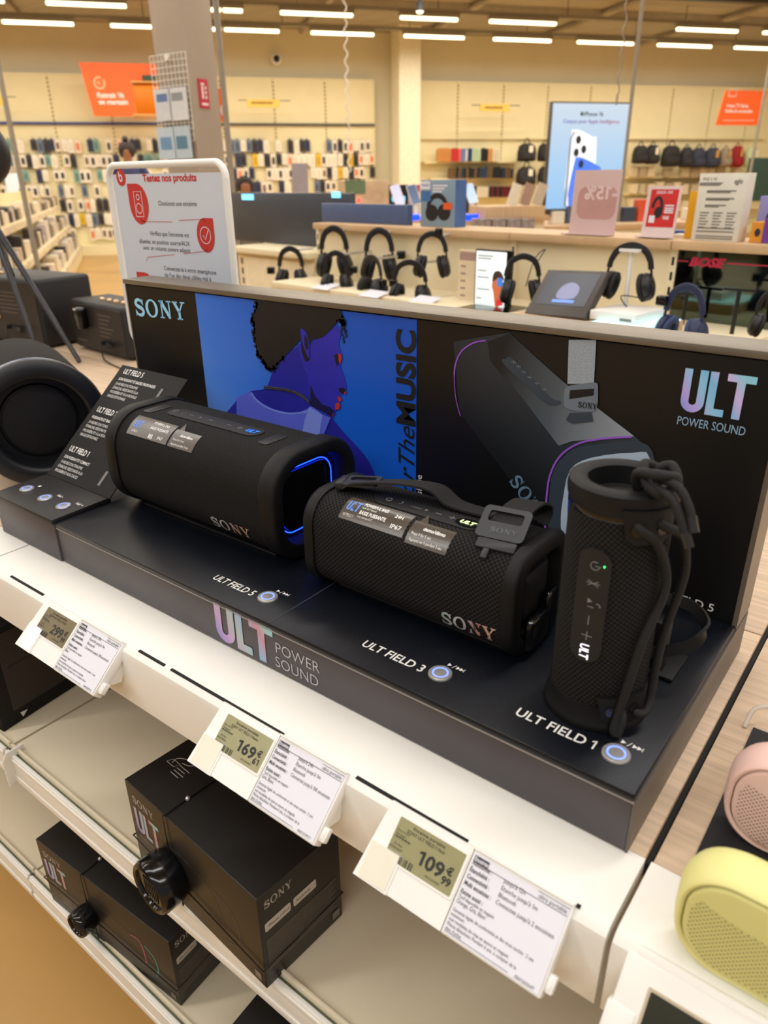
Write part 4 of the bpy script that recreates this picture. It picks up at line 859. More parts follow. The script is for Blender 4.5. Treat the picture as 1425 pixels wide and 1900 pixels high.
# ================================================================ left end: round speaker, radios, tripod, instruction sign
C0 = V((-1.045, .1415, .1075)); ax = V((.90, -.36, .20)).normalized(); ax.z = .04; ax.normalize()
t = thing('party_speaker', 'large round black speaker lying on its side at the left edge', 'speaker', (C0.x-.12, C0.y+.05, 0))
T = M.Translation(C0) @ ax.to_track_quat('Z', 'Y').to_matrix().to_4x4(); DKBL = mat('blue_black_plastic', (19, 21, 25), .42, noise=(30, .06))
g = G(); g.lathe([(.095, -.30), (.1045, -.29), (.1045, -.03)], T=T, seg=56, cap=False); obj('barrel', g, FAB5, t, 50)
g = G(); g.lathe([(.1046, -.034), (.1052, -.032), (.1052, -.020), (.1046, -.018)], T=T, seg=56, cap=False); obj('trim_band', g, mat('steel_blue_band', (98, 120, 152), .3, .4), t, 50)
g = G(); g.lathe([(.1046, -.018), (.1062, -.012), (.1050, -.003), (.1010, .0008), (.0800, .0008), (.0755, -.002), (.0740, -.010), (.0720, -.040)], T=T, seg=56, cap=False); obj('end_ring', g, DKBL, t, 50)
g = G(); g.lathe([(.0720, -.040), (.066, -.046), (.062, -.040), (.0600, -.0345), (.0570, -.0335), (.0560, -.037), (.030, -.036), (0, -.0355)], T=T, seg=56); obj('passive_radiator', g, mat('deep_black_cone', (6, 6, 8), .5), t, 50)
g = G(); g.box((-.055, -.1045, -.30), (.055, -.085, -.01), T=T @ M.Rotation(0, 4, 'Z')); 
# radios on the oak top
GOLD = mat('brass_knob', (206, 178, 142), .25, .9)
def radio(label, bl, br, ht, dp, big):
    a, b = at(*bl, 2, .002), at(*br, 2, .002); a.z = b.z = 0; w = (b-a).length; ang = atan2(b.y-a.y, b.x-a.x)
    t = thing('table_radio', label, 'radio', (a.x, a.y, .0008), ang, local=True, group=None)
    g = G(); g.box((0, 0, .006), (w, dp, ht), bev=.012, seg=3); obj('cabinet', g, mat('black_radio_cabinet', (24, 22, 22), .55, noise=(60, .15), bump=(400, .15)), t, 40)
    g = G(); g.box((.008, -.0015, .014), (w-.008, .003, ht-.010), bev=.001); bp = obj('rear_plate', g, mat('brown_black_plate', (36, 30, 26), .5, noise=(30, .12)), t)
    k = w*.30; g = G(); g.box((k-.022, -.030, ht*.48), (k+.020, -.001, ht*.90), bev=.008, seg=3); sg = obj('security_clamp', g, GLOSS, t, 45)
    g = G(); g.box((k-.008, -.0310, ht*.85), (k+.006, -.0296, ht*.88)); obj('white_mark', g, WHITEINK, sg)
    g = G()
    for i in range(6): g.box((w*.55, -.0022, ht*.78-i*.012), (w*.80-(i % 3)*.012, -.0016, ht*.78-i*.012+.004))
    g.box((w*.08, -.0022, ht*.20), (w*.26, -.0016, ht*.235)); obj('printed_text', g, mat('brown_grey_print', (84, 74, 66), .5), bp)
    for i in range(4 if not big else 3):
        g = G(); x = w*(.42+.13*i); g.lathe([(.008, 0), (.008, .008), (.0065, .010), (0, .010)], T=M.Translation((x, dp*.30, ht-.0008)), seg=20); obj('knob', g, GOLD, t, 40)
    g = G(); g.cyl((w*.62, -.002, ht*.28), (w*.62, -.018, ht*.28), .006); g.cyl((w*.66, -.002, ht*.26), (w*.82, -.022, ht*.27), .007); obj('plug', g, BLACK, t, 40)
    if big:
        for i in range(3): g = G(); g.cyl((w*.48+i*.013, -.001, ht*.42), (w*.48+i*.013, -.010, ht*.42), .0045); obj('socket', g, GOLD, t, 40)
    g = G(); g.tube(smooth_path([(w*.62, -.016, ht*.28), (w*.70, -.030, ht*.10), (w*.86, -.045, .004), (w*1.25, -.06, .002)] if not big else [(w*.62, -.016, ht*.28), (w*.64, -.030, ht*.12), (w*.55, -.045, .004), (w*.30, -.07, .002)], 5), .0022, seg=6); obj('cable', g, BLACK, t, 60)
    return t
radio('larger black radio with round knobs, left of the white instruction sign', (-62, 624), (88, 648), .205, .20, True)
radio('smaller black radio with a row of brass knobs, next to the white instruction sign', (143, 645), (240, 672), .150, .14, False)
# speaker on a tripod, its legs in front of the radios
a1, a2 = at(75, 669, 2, .002), at(148, 674, 2, .002); top = at(-24, 395, 1, .68)
t = thing('tripod_speaker', 'black tripod with a ribbed round head at the left edge of the picture', 'tripod', (top.x, top.y, .001))
TRI = mat('dark_tripod_metal', (48, 48, 52), .35, .3)
for e in (a1, a2, V((top.x-.12, top.y+.13, .006))): g = G(); g.cyl(top, e+V((0, 0, .004)), .010, seg=12, r2=.0065); obj('leg', g, TRI, t, 40)
hd = at(-52, 283, 1, .68); Th = M.Translation(hd) @ M.Rotation(radians(90), 4, 'Y'); g = G()
g.lathe([(.060, -.075), (.078, -.060)]+[(.086+.004*(i % 2), -.05+i*.010) for i in range(10)]+[(.078, .058), (.055, .070)], T=Th @ M.Rotation(0, 4, 'X'), seg=40); obj('round_head', g, BLACK, t, 30)
g = G(); g.cyl(top, hd, .012); obj('post', g, TRI, t, 40)
# instruction sign
YS = .40
s0, s1 = at(197, 303, 1, YS), at(417, 308, 1, YS); b0 = at(247, 636, 1, YS)
xL, xR, zT, zB = s0.x+.002, s1.x, s0.z-.004, b0.z+.004
t = thing('instruction_sign', 'white framed instruction sign headed Testez nos produits, behind the display', 'sign', ((xL+xR)/2, YS, 0))
g = G(); pts = [(p[0], YS, p[1]) for p in rr(xR-xL, zT-zB, .022, 6, (xL+xR)/2, (zT+zB)/2)]; g.tube(pts, .0058, seg=10, closed=True); obj('frame', g, LABW, t, 60)
g = G(); g.cyl(((xL+xR)/2, YS+.004, .0005), ((xL+xR)/2, YS+.004, zB+.02), .008); g.cyl(((xL+xR)/2, YS+.004, .0005), ((xL+xR)/2, YS+.004, .005), .06, seg=28); obj('stand', g, LABW, t, 40)
g = G(); g.box((xL+.013, YS-.002, zB+.006), (xR-.005, YS+.002, zT-.014)); sh = obj('sheet', g, mat('cool_white_sheet', (206, 213, 224), .55, noise=(6, .02)), t)
def cS(x, y): return at(x/2.969, y/2.969, 1, YS-.0024)
SR = mat('sign_red', (200, 50, 46), .5); STX = mat('sign_grey_text', (74, 72, 76), .6)
def sgt(s, x, y, wpx, size, m, bold=0.0, name='printed_text'):
    a, b = cS(x, y), cS(x+wpx, y); g = G(); g.text(s, size, frame(a+V((0, 0, 0)), (1, 0, 0), (0, 0, 1)), bold=bold, width=b.x-a.x, res=3); return obj(name, g, m, sh)
sgt('Testez nos produits', 788, 1000, 296, .0155, SR, .03, 'printed_title'); sgt('Choisissez une enceinte', 872, 1132, 212, .0105, STX)
sgt('Vérifiez que l\'enceinte est', 826, 1296, 215, .0105, STX); sgt('allumée, en position source/AUX', 768, 1338, 276, .0105, STX); sgt('avec un volume sonore adapté', 790, 1374, 256, .0105, STX)
sgt('Connectez-la à votre smartphone', 904, 1487, 284, .0105, STX); sgt('via l\'un des deux câbles mis à', 906, 1524, 255, .0105, STX); sgt('votre disposition', 910, 1557, 152, .0105, STX)
def drop(x, y, s, corner, inner):
    a = cS(x, y); n = 16; pts = []
    for i in range(4):
        if i == corner: pts.append(((1, 1), (-1, 1), (-1, -1), (1, -1))[i]); continue
        for k in range(6): q = radians(90*i+90*k/5); pts.append((cos(q), sin(q)))
    g = G(); g.poly([(a.x+p[0]*s, YS-.0026, a.z+p[1]*s*1.22) for p in pts]); o = obj('printed_drop', g, SR, sh)
    g = G()
    for st_ in inner: ribbon(g, [(a.x+p[0]*s, a.z+p[1]*s) for p in st_], .0013, 0, M(((1, 0, 0, 0), (0, 0, -1, YS-.0029), (0, 1, 0, 0), (0, 0, 0, 1))))
    obj('printed_symbol', g, PAPER, o)
circ = lambda cx, cy, r: [(cx+r*cos(2*pi*i/14), cy+r*sin(2*pi*i/14)) for i in range(15)]
drop(765, 1125, .0265, 1, [[(-.4, -.75), (.4, -.75), (.4, .75), (-.4, .75), (-.4, -.75)], circ(0, .42, .16), circ(0, -.25, .30)])
drop(1133, 1297, .0215, 0, [circ(0, 0, .6), [(-.3, 0), (-.05, -.3), (.45, .5)]])
drop(812, 1600, .0255, 1, [[(-.3, -.6), (-.3, .3)], [(0, -.6), (0, .5)], [(.3, -.6), (.5, .3)]])
a = cS(666, 978); g = G(); n = 24; Ts = M(((1, 0, 0, a.x), (0, 0, -1, YS-.0026), (0, 1, 0, a.z), (0, 0, 0, 1)))
g.poly([(.0130*cos(2*pi*i/n), .0135*sin(2*pi*i/n)) for i in range(n)], 0, Ts); o = obj('printed_emblem', g, SR, sh)
g = G(); ribbon(g, [(.0035*cos(2*pi*i/16), -.0012+.0048*sin(2*pi*i/16)) for i in range(17)], .0026, 0, Ts @ M.Translation((0, 0, .0004))); ribbon(g, [(-.0045, .009), (-.0045, -.001)], .0026, 0, Ts @ M.Translation((0, 0, .0004))); obj('emblem_letter', g, PAPER, o)
g = G()
for pts in ([(775, 1204), (785, 1220), (950, 1222)], [(985, 1214), (1120, 1206), (1132, 1225)], [(1142, 1368), (1140, 1382), (1010, 1398)], [(960, 1402), (815, 1416), (805, 1440)]):
    q = [cS(*p) for p in pts]; ribbon(g, [(p.x, p.z) for p in q], .0011, 0, M(((1, 0, 0, 0), (0, 0, -1, YS-.0026), (0, 1, 0, 0), (0, 0, 0, 1))))
obj('printed_rule', g, mat('sign_pale_red', (206, 130, 130), .5), sh)
# ================================================================ the store behind
WALLC = mat('cream_wall_paint', (232, 222, 192), .7, noise=(2, .02)); BAYC = mat('warm_cream_steel', (238, 225, 180), .55, noise=(3, .02))
CEILM = mat('brown_grey_ceiling', (172, 163, 148), .8, noise=(.8, .08), stretch=(1, 9, 1)); DKGREY = mat('dark_grey_metal', (72, 72, 72), .5)
def wp(px, py, d): return atp(px, py, CAM+NW*d, NW)
def ud(u, d, z): p = CAM+NW*d+UW*u; return V((p.x, p.y, z))
def uof(p): return (p-CAM).dot(UW)
def wbox(g, a, b, d, dep, m=0, bev=0.0):
    """box facing the store's main aisle: a, b opposite corners of its front, dep its depth"""
    p, q = wp(*a, d), wp(*b, d); T = frame(p, UW, (0, 0, 1)); w = uof(q)-uof(p); h = q.z-p.z
    return g.box((0, min(0, h), -dep), (w, max(0, h), 0), m, T, bev)
def wT(px, py, d): return frame(wp(px, py, d), UW, (0, 0, 1))
def slab(name, d, u0, u1, z0, z1, th, m, **k):
    g = G(); g.box((u0, z0, -th), (u1, z1, 0), T=frame(CAM*V((1, 1, 0)).x*V((0, 0, 0))+V((CAM.x, CAM.y, 0))+NW*d, UW, (0, 0, 1))); return obj(name, g, m, **k)
slab('wall_back', 16.2, -20, 20, -ST, CEIL+.3, .1, WALLC, kind='structure')
g = G(); c = [CAM+NW*a+UW*b for a, b in ((-4, -16), (-4, 16), (16.4, 20), (16.4, -20))]; g.prism([(p.x, p.y) for p in c], CEIL, CEIL+.1); obj('ceiling', g, CEILM, kind='structure')
for nm, u in (('wall_right', 14.6), ('wall_left', -14.0)):
    g = G(); c = [CAM+NW*x+UW*y for x, y in ((-4, u), (16.1, u), (16.1, u+.1), (-4, u+.1))]; g.prism([(p.x, p.y) for p in c], -ST, CEIL); obj(nm, g, WALLC, kind='structure')
slab('trim_1', 16.09, -20, 20, -ST, -ST+.12, .03, BAYC, kind='structure')
# beams and trays under the ceiling
for i, (d, z, th, m) in enumerate(((11.6, CEIL-.16, .14, DKGREY), (10.4, CEIL-.10, .09, CEILM), (13.4, CEIL-.12, .11, CEILM))):
    slab('ceiling_beam', d, -9, 13, z, CEIL-.001, th, m, label=('dark steel beam under the ceiling nearest the front', 'brown ceiling beam between the dark beam and the lamps', 'brown ceiling beam between the two lamp rows')[(0, 1, 2)[i]], cat='beam')
for i in range(-3, 5):
    g = G(); g.cyl(ud(i*2.4+.4, 9.6, CEIL-.07), ud(i*2.4+.4, 15.9, CEIL-.07), .05, seg=10); obj('ceiling_pipe', g, CEILM, label='brown grey pipe running under the ceiling towards the far wall', cat='pipe', group='pipes under the ceiling')
# lamp rows
TUBE = mat('lit_lamp_tube', (255, 250, 225), .4, emit=(255, 248, 206, 3.2)); RAIL = mat('grey_lamp_rail', (150, 142, 128), .5)
def lamp_row(d, z, segs, y0, sl, label):
    for a, b in segs:
        p, q = atp(a, y0+sl*a, ud(0, d, 0), NW), atp(b, y0+sl*b, ud(0, d, 0), NW); uu = (uof(p), uof(q))
        t = thing('tube_lamp', label, 'ceiling lamp', ud((uu[0]+uu[1])/2, d, z), group=label)
        g = G(); T = frame(ud(0, d, z), UW, (0, 0, 1)); g.box((uu[0], -.022, -.06), (uu[1], .022, 0), T=T, bev=.010); obj('tube', g, TUBE, t, 40)
        g = G(); g.box((uu[0]-.02, .0225, -.07), (uu[1]+.02, .075, .01), T=T); obj('housing', g, RAIL, t)
    g = G(); g.box((-8, .078, -.09), (14, .13, -.01), T=frame(ud(0, d, z), UW, (0, 0, 1))); obj('lamp_rail', g, RAIL, label='long grey rail carrying the '+label, cat='lamp rail')
    for k in range(-3, 6):
        g = G(); g.cyl(ud(k*2.2, d+.05, z+.12), ud(k*2.2, d+.05, CEIL+.001), .006, seg=6); obj('rail_hanger', g, DKGREY, label='thin rod hanging the lamp rail from the ceiling', cat='rod', group='lamp rail hangers')
lamp_row(14.2, 2.70, [(3, 136), (205, 283), (394, 411), (417, 518), (578, 694), (751, 862), (917, 1023), (1073, 1176), (1222, 1321), (1365, 1470)], 39, .0372, 'lit tube lamps on the far rail along the wall')
lamp_row(12.7, 2.70, [(-60, 7), (85, 234), (392, 410), (414, 450), (521, 655), (744, 850), (910, 1033), (1258, 1370), (1419, 1520)], 2.5, .0405, 'lit tube lamps on the nearer rail')
t = thing('spot_lamp', 'small grey bell shaped spot lamp above the white pillar', 'ceiling lamp', wp(778, 14, 10)); p = wp(779, 21, 10)
g = G(); g.lathe([(.05, .0), (.045, .08), (.02, .12), (.012, .16)], T=M.Translation(p), seg=16); obj('shade', g, DKGREY, t, 40); g = G(); g.cyl(p+V((0, 0, .15)), (p.x, p.y, CEIL), .006); obj('rod', g, DKGREY, t)
g = G(); g.lathe([(.044, 0), (.03, -.02), (0, -.025)], T=M.Translation(p), seg=16); obj('bulb', g, TUBE, t)
# wall bays: back boards with slotted uprights
def bay(u0, label):
    t = thing('wall_bay', label, 'shop shelf', ud(u0+.5, 15.9, -ST), group=label); T = frame(ud(u0, 16.0, 0), UW, (0, 0, 1))
    g = G(); g.box((.006, -ST+.16, -.02), (.994, 2.235, 0), T=T); obj('back_board', g, BAYC, t)
    g = G(); g.box((-.012, -ST+.16, 0), (.012, 2.25, .02), T=T)
    for k in range(22): g.box((-.010, .75+k*.066, .0201), (.010, .785+k*.066, .0206), 1, T)
    obj('slotted_upright', g, [BAYC, mat('slot_shadow_brown', (84, 72, 50), .8)], t)
    g = G(); g.box((0, -ST+.001, -.02), (.995, -ST+.16, .42), T=T); obj('base_plinth', g, BAYC, t); return t
for k in range(-6, 4): bay(.22+k, 'cream wall bay left of the white pillar')
for k in range(0, 9): bay(4.97+k, 'cream wall bay right of the white pillar')
NAVYM = mat('blue_rail', (40, 58, 130), .5)
for lab, a, b, m in (('long blue rail across the wall bays at left', -6, .9, NAVYM), ('long dark rail across the wall bays beside the white pillar', 1.0, 4.2, DKGREY)): 
    g = G(); g.box((a, 1.425, .03), (b, 1.465, .06), T=frame(ud(0, 16, 0), UW, (0, 0, 1))); obj('wall_rail', g, m, label=lab, cat='rail')
g = G(); g.box((4.97, 1.19, .03), (13.5, 1.225, .08), T=frame(ud(0, 16, 0), UW, (0, 0, 1))); obj('wall_rail', g, BAYC, label='cream rail above the bags on the right wall bays', cat='rail')
# hanging packs
r_ = random.Random(3)
def pack(col, col2): 
    g = G(); g.box((-.052, -.205, 0), (.052, 0, .012), 0); g.box((-.025, -.160, .012), (.025, -.050, .022), 1); g.box((-.012, -.006, -.06), (.012, .028, .005), 0); g.box((-.003, .012, -.12), (.003, .018, .05), 2); return g
KINDS = []
for nm, c1, c2 in (('white card pack with a black case', (238, 226, 206), (38, 34, 34)), ('dark card pack', (58, 54, 54), (30, 28, 30)), ('white card pack with a white case', (240, 230, 210), (226, 214, 190)), ('blue grey card pack', (110, 122, 140), (70, 80, 100)),
        ('sea green card pack', (130, 164, 150), (90, 130, 120)), ('yellow card pack', (226, 186, 40), (200, 160, 30)), ('orange trimmed card pack', (236, 214, 190), (224, 120, 60)), ('navy card pack', (50, 54, 84), (34, 38, 60)), ('cream card pack with a brown case', (236, 224, 200), (120, 84, 70))):
    KINDS.append((nm, c1, c2))
PM = {}
def place_pack(k, u, z, d, sc=1.0):
    nm, c1, c2 = KINDS[k]; T = frame(ud(u, d, z), UW, (0, 0, 1)); lab = nm+' hanging on a peg on the far wall'; P0 = ud(u, d, z)
    if k not in PM:
        g = pack(c1, c2); L = M(((UW.x, 0, -NW.x, 0), (UW.y, 0, -NW.y, 0), (0, 1, 0, 0), (0, 0, 0, 1))); g.v = [L @ v + P0 for v in g.v]
        PM[k] = obj('accessory_pack', g, [mat('pack_card_%d' % k, c1, .6), mat('pack_case_%d' % k, c2, .4), STEEL], origin=P0, label=lab, cat='phone accessory', group=nm+'s on the far wall')
        o = PM[k]
    else:
        o = PM[k].copy(); COL.objects.link(o); o.location = (P0.x, P0.y, P0.z+ST)
    o.scale = (sc, sc, sc*r_.uniform(.85, 1.1)); return o
def uz(px, py, d=15.93): p = wp(px, py, d); return uof(p), p.z
for row in range(7):                                                         # left section
    z = uz(100, 259)[1]-row*.252
    for c in range(38):
        u = -2.95+c*.107+r_.uniform(-.02, .02)
        if row > 3 and u < -1.95: continue
        if u > 1.0 or r_.random() < .20: continue
        place_pack(r_.choices(range(9), (7, 4, 6, 2, 1.4, .4, .5, 1, 2))[0], u, z, 15.93)
for row in range(4):                                                         # section beside the pillar
    z = uz(600, 260)[1]-row*.245
    u = 1.12
    while u < 4.15:
        k = r_.choices(range(9), (5, 5, 6, 2, 1, 1.2, 1.2, 3 if u < 2.4 else 1, 1))[0]
        if r_.random() > .14: place_pack(k, u, z, 15.93, 1.05)
        u += r_.uniform(.10, .125)
# books and folders on the shelves right of the pillar
def shelf_board(lab, a, b, d=15.75): 
    g = G(); p, q = wp(*a, d), wp(*b, d); T = frame(V((p.x, p.y, p.z)), UW, (0, 0, 1)); g.box((0, -.035, -.3), (uof(q)-uof(p), 0, 0), T=T); obj('wall_shelf', g, BAYC, label=lab, cat='shelf')
SH = ((788, 966, 299.5, 'upper wall shelf of bright sleeves right of the pillar'), (800, 963, 331, 'second wall shelf of dark folders right of the pillar'), (884, 962, 366, 'third wall shelf right of the pillar, partly hidden'))
for x0, x1, y, lab in SH: shelf_board(lab, (x0, y), (x1, y))
BK = {}
def folder(px, wpx, y, hpx, col, cname, tilt=0):
    d = 15.62; p, q = wp(px, y, d), wp(px+wpx, y-hpx, d); w = uof(q)-uof(p); h = q.z-p.z
    T = frame(V((p.x, p.y, p.z+.003)), UW, (0, 0, 1)) @ M.Rotation(radians(tilt), 4, 'Z'); g = G(); g.box((.002, 0, -.18), (w-.002, h, 0), T=T, bev=.003)
    obj('tablet_sleeve', g, mat('sleeve_'+cname, col, .6), label=cname.replace('_', ' ')+' tablet sleeve standing on the far wall shelves', cat='tablet sleeve', group=cname.replace('_', ' ')+' sleeves')
x = 814
for n, wv, col, nm in ((8, 2.9, (226, 160, 90), 'tan_orange'), (3, 4.6, (206, 50, 44), 'red'), (1, 5, (230, 96, 90), 'coral'), (2, 4, (120, 140, 200), 'pale_blue'), (1, 4, (238, 226, 200), 'cream'), (2, 4, (40, 62, 120), 'navy'), (4, 4.2, (196, 216, 180), 'pale_green'), (3, 4.4, (30, 28, 28), 'black'), (2, 4, (228, 176, 120), 'tan_orange'), (4, 3.6, (236, 228, 208), 'cream')):
    for i in range(n): folder(x, wv-.4, 299.5, r_.uniform(22, 25), col, nm, r_.uniform(-2, 0)); x += wv
x = 836
for i in range(24): folder(x, 4.3, 331, r_.uniform(18, 22), *r_.choice((((32, 32, 40), 'charcoal'), ((28, 22, 22), 'black'), ((44, 58, 82), 'slate_blue'), ((110, 84, 46), 'brown'))), tilt=r_.uniform(-4, 0)); x += 4.9
x = 886
for i in range(7): folder(x, 2.6, 366, 19, (230, 200, 150), 'cream', r_.uniform(-2, 0)); x += 3
for i in range(9): folder(x, 4.2, 366, 20, *r_.choice((((110, 26, 36), 'wine_red'), ((30, 26, 28), 'black')))); x += 5
# bags on the right
TAGW = mat('paper_swing_tag', (236, 222, 196), .6); TAGO = mat('kraft_swing_tag', (206, 150, 84), .6)
def bag(px, py, wpx, hpx, col, label, tag=None, pocket=True):
    d = 15.55; p = wp(px, py, d); s = (uof(wp(px+wpx, py, d))-uof(p))/2; h = wp(px, py-hpx, d).z-p.z; T = frame(p, UW, (0, 0, 1)); m = mat('bag_'+label.split(' bag')[0].replace(' ', '_'), col, .75, noise=(12, .1))
    t = thing('backpack', label, 'bag', p); g = G(); lo = []
    for z, k in ((-.06, .1), (-.05, .7), (0, 1), (.08, .98), (.13, .8), (.15, .3)): lo.append([(s*k*a, h/2+h/2*k*b, z) for a, b in [(1, -.9), (1.02, 0), (.85, .7), (.4, 1), (-.4, 1), (-.85, .7), (-1.02, 0), (-1, -.9), (-.6, -1), (.6, -1)]])
    g.loft(lo, T=T, cap0=True, cap1=True); obj('bag_body', g, m, t, 60)
    if pocket: g = G(); g.box((-s*.75, h*.10, .13), (s*.75, h*.45, .19), T=T, bev=.03); obj('front_pocket', g, m, t, 50)
    g = G(); g.tube([T @ V((s*.3*cos(a), h*.96+s*.5*sin(a), .02)) for a in [pi*i/8 for i in range(9)]], .012, seg=6); obj('grab_handle', g, m, t)
    if tag: g = G(); g.box((-s*.22, h*.5, .17), (s*.22, h*.86, .175), T=T @ M.Translation((s*.15, 0, 0))); obj('swing_tag', g, tag, t)
KB = (36, 33, 33); NB = (52, 56, 74)
for a in ((975, 300, 32, 34, KB, 'upper black laptop bag with a white tag left of the tall lit screen', TAGW), (1008, 300, 24, 34, KB, 'upper black bag half hidden by the left edge of the lit screen'), (974, 344, 34, 35, KB, 'lower black laptop bag with a white tag left of the lit screen', TAGW), (1008, 344, 24, 35, KB, 'lower black bag half hidden by the left edge of the lit screen'),
        (1184, 304, 26, 34, KB, 'black bag beside the right edge of the lit screen'), (1206, 305, 24, 36, KB, 'black bag with a large pale picture tag', TAGW), (1240, 310, 32, 40, KB, 'plain black backpack hanging by itself'), (1268, 311, 20, 38, (44, 44, 50), 'charcoal backpack beside the navy bags'), (1290, 312, 24, 38, NB, 'navy bag without a tag'), (1316, 312, 26, 38, NB, 'navy bag with an orange tag', TAGO),
        (1340, 311, 20, 36, (150, 136, 112), 'grey beige bag between the navy and red ones', TAGO), (1361, 311, 22, 40, (150, 24, 30), 'red bag with an orange tag', TAGO), (1389, 310, 26, 36, (196, 206, 160), 'pale green bag at the far right', TAGW)): bag(*a)
for i, y in enumerate((318, 349, 380)):
    shelf_board(('cream shelf just under the hanging bags', 'second cream shelf below the bags', 'third cream shelf below the bags')[i], (1168, y+10), (1420, y+14), 15.7)
    for k in range(13):
        if r_.random() < .8: g = G(); x = 1172+k*16; wbox(g, (x, y-r_.uniform(6, 12)), (x+r_.uniform(7, 13), y+9.5+(x-1168)*.016), 15.6, .15); obj('small_carton', g, mat('beige_carton_%d' % (k % 3), ((214, 196, 160), (190, 172, 140), (226, 206, 172))[k % 3], .6), label='small beige carton on the shelves below the bags', cat='box', group='small cartons below the bags')
g = G(); wbox(g, (1393, 293), (1450, 372), 13.5, .05); obj('dark_green_board', g, mat('bottle_green', (44, 74, 66), .5), label='dark green board at the right edge below the green bag', cat='board')
# wall camera, yellow and orange signs
t = thing('wall_camera', 'small black dome camera high on the cream wall', 'camera', wp(512, 117, 16)); T = wT(512, 110, 16.05)
g = G(); g.lathe([(.10, 0), (.10, .06), (.08, .08), (0, .08)], T=T, seg=20); obj('mount', g, WHITE_METAL, t, 40); g = G(); g.lathe([(.06, .08), (.05, .12), (.03, .14), (0, .145)], T=T, seg=20); obj('dome', g, GLOSS, t, 60)
YEL = mat('mustard_sign', (236, 190, 84), .5); ORG = mat('orange_sign', (242, 96, 22), .5, emit=(242, 96, 22, .05)); BARK = mat('brown_sign_print', (120, 84, 30), .5)
for (x0, y0, x1, y1), lab in (((458, 184, 519, 199), 'mustard yellow hanging sign left of the white pillar'), ((892, 193, 945, 207), 'mustard yellow hanging sign right of the white pillar'), ((-40, 177, 9, 196), 'mustard yellow hanging sign cut by the left edge')):
    t = thing('hanging_sign', lab, 'sign', wp((x0+x1)/2, y1, 15.3)); g = G(); wbox(g, (x0, y0), (x1, y1), 15.3, .05); obj('sign_board', g, YEL, t)
    g = G(); wbox(g, (x0+8, y0+5), (x1-12, y0+8), 15.29, .005); obj('printed_line', g, BARK, t)
    g = G(); wbox(g, (x0-16, y0+1), (x1+20, y0+3.5), 15.36, .03); obj('bracket_bar', g, DKGREY, t)
t = thing('orange_sign', 'large orange wall sign reading Retrait 1h en magasin', 'sign', wp(210, 215, 15.2)); T = wT(162, 215, 15.2); g = G(); k = uof(wp(263, 215, 15.2))-uof(wp(162, 215, 15.2))
g.prism([(.11*1, 0), (k*1.38, 0), (k*1.38, .80), (0, .80)], -.05, 0, T=T); obj('sign_board', g, ORG, t)
g = G(); g.text('Retrait 1h', .11, T @ M.Translation((.21, .28, .004)), bold=.03); g.text('en magasin', .11, T @ M.Translation((.22, .18, .004)), bold=.03); obj('printed_text', g, WHITEINK, t)
g = G(); ribbon(g, [(.28+.085*cos(a), .50+.085*sin(a)) for a in [radians(70+330*i/20) for i in range(21)]], .022, 0, T @ M.Translation((0, 0, .004))); g.text('1h', .07, T @ M.Translation((.235, .475, .004)), bold=.02); obj('printed_clock', g, mat('pale_orange_print', (250, 190, 150), .5), t)
g = G(); wbox(g, (263, 139), (292, 150), 15.1, .04); obj('dark_corner_panel', g, mat('dark_green_panel', (52, 62, 44), .5), t)
t = thing('orange_sign', 'orange wall sign with a television symbol at the upper right', 'sign', wp(1370, 232, 14)); T = wT(1330, 232, 14); q0, q1 = uof(wp(1330, 232, 14)), uof(wp(1405, 232, 14)); k = q1-q0; hh = wp(1340, 167, 14).z-wp(1330, 232, 14).z
g = G(); g.prism([(0, 0), (k, 0), (k*1.11, hh), (k*.11, hh)], -.05, 0, T=T); obj('sign_board', g, ORG, t)
g = G(); g.text('Votre TV Série,', .085, T @ M.Translation((.15, .31, .004)), bold=.03, width=k*.55); g.text('Reliée & connectée', .085, T @ M.Translation((.14, .22, .004)), bold=.03, width=k*.66)
g.box((.12, .08, .003), (k*.9, .088, .005), T=T); obj('printed_text', g, WHITEINK, t); g = G(); ribbon(g, [(.16, .50), (.33, .50), (.34, .62), (.17, .62), (.16, .50)], .014, 0, T @ M.Translation((0, 0, .004))); obj('printed_television', g, WHITEINK, t)
# white pillar and posts
t = props(slab('pillar', 15.3, uof(wp(741, 200, 15.3)), uof(wp(780, 200, 15.3)), -ST, CEIL, .55, mat('white_pillar_paint', (238, 228, 200), .6)), kind='structure')
for (x, y0, x2, y2), d, r, lab in (((1187, 40, 1171, 190), 6.2, .016, 'thin grey pole holding the tall lit screen'), ((412, 0, 432, 360), 6.0, .022, 'thin grey pole beside the grey column'), ((-2, 30, 38, 330), 7.0, .02, 'thin grey pole crossing the left edge'), ((1424, 95, 1392, 320), 10, .02, 'thin pale pole beside the right orange sign')):
    p = wp(x2, y2, d); g = G(); g.cyl((p.x, p.y, -ST+.001), (p.x, p.y, CEIL), r, seg=10); obj('pole', g, RAIL, smooth=40, label=lab, cat='pole')
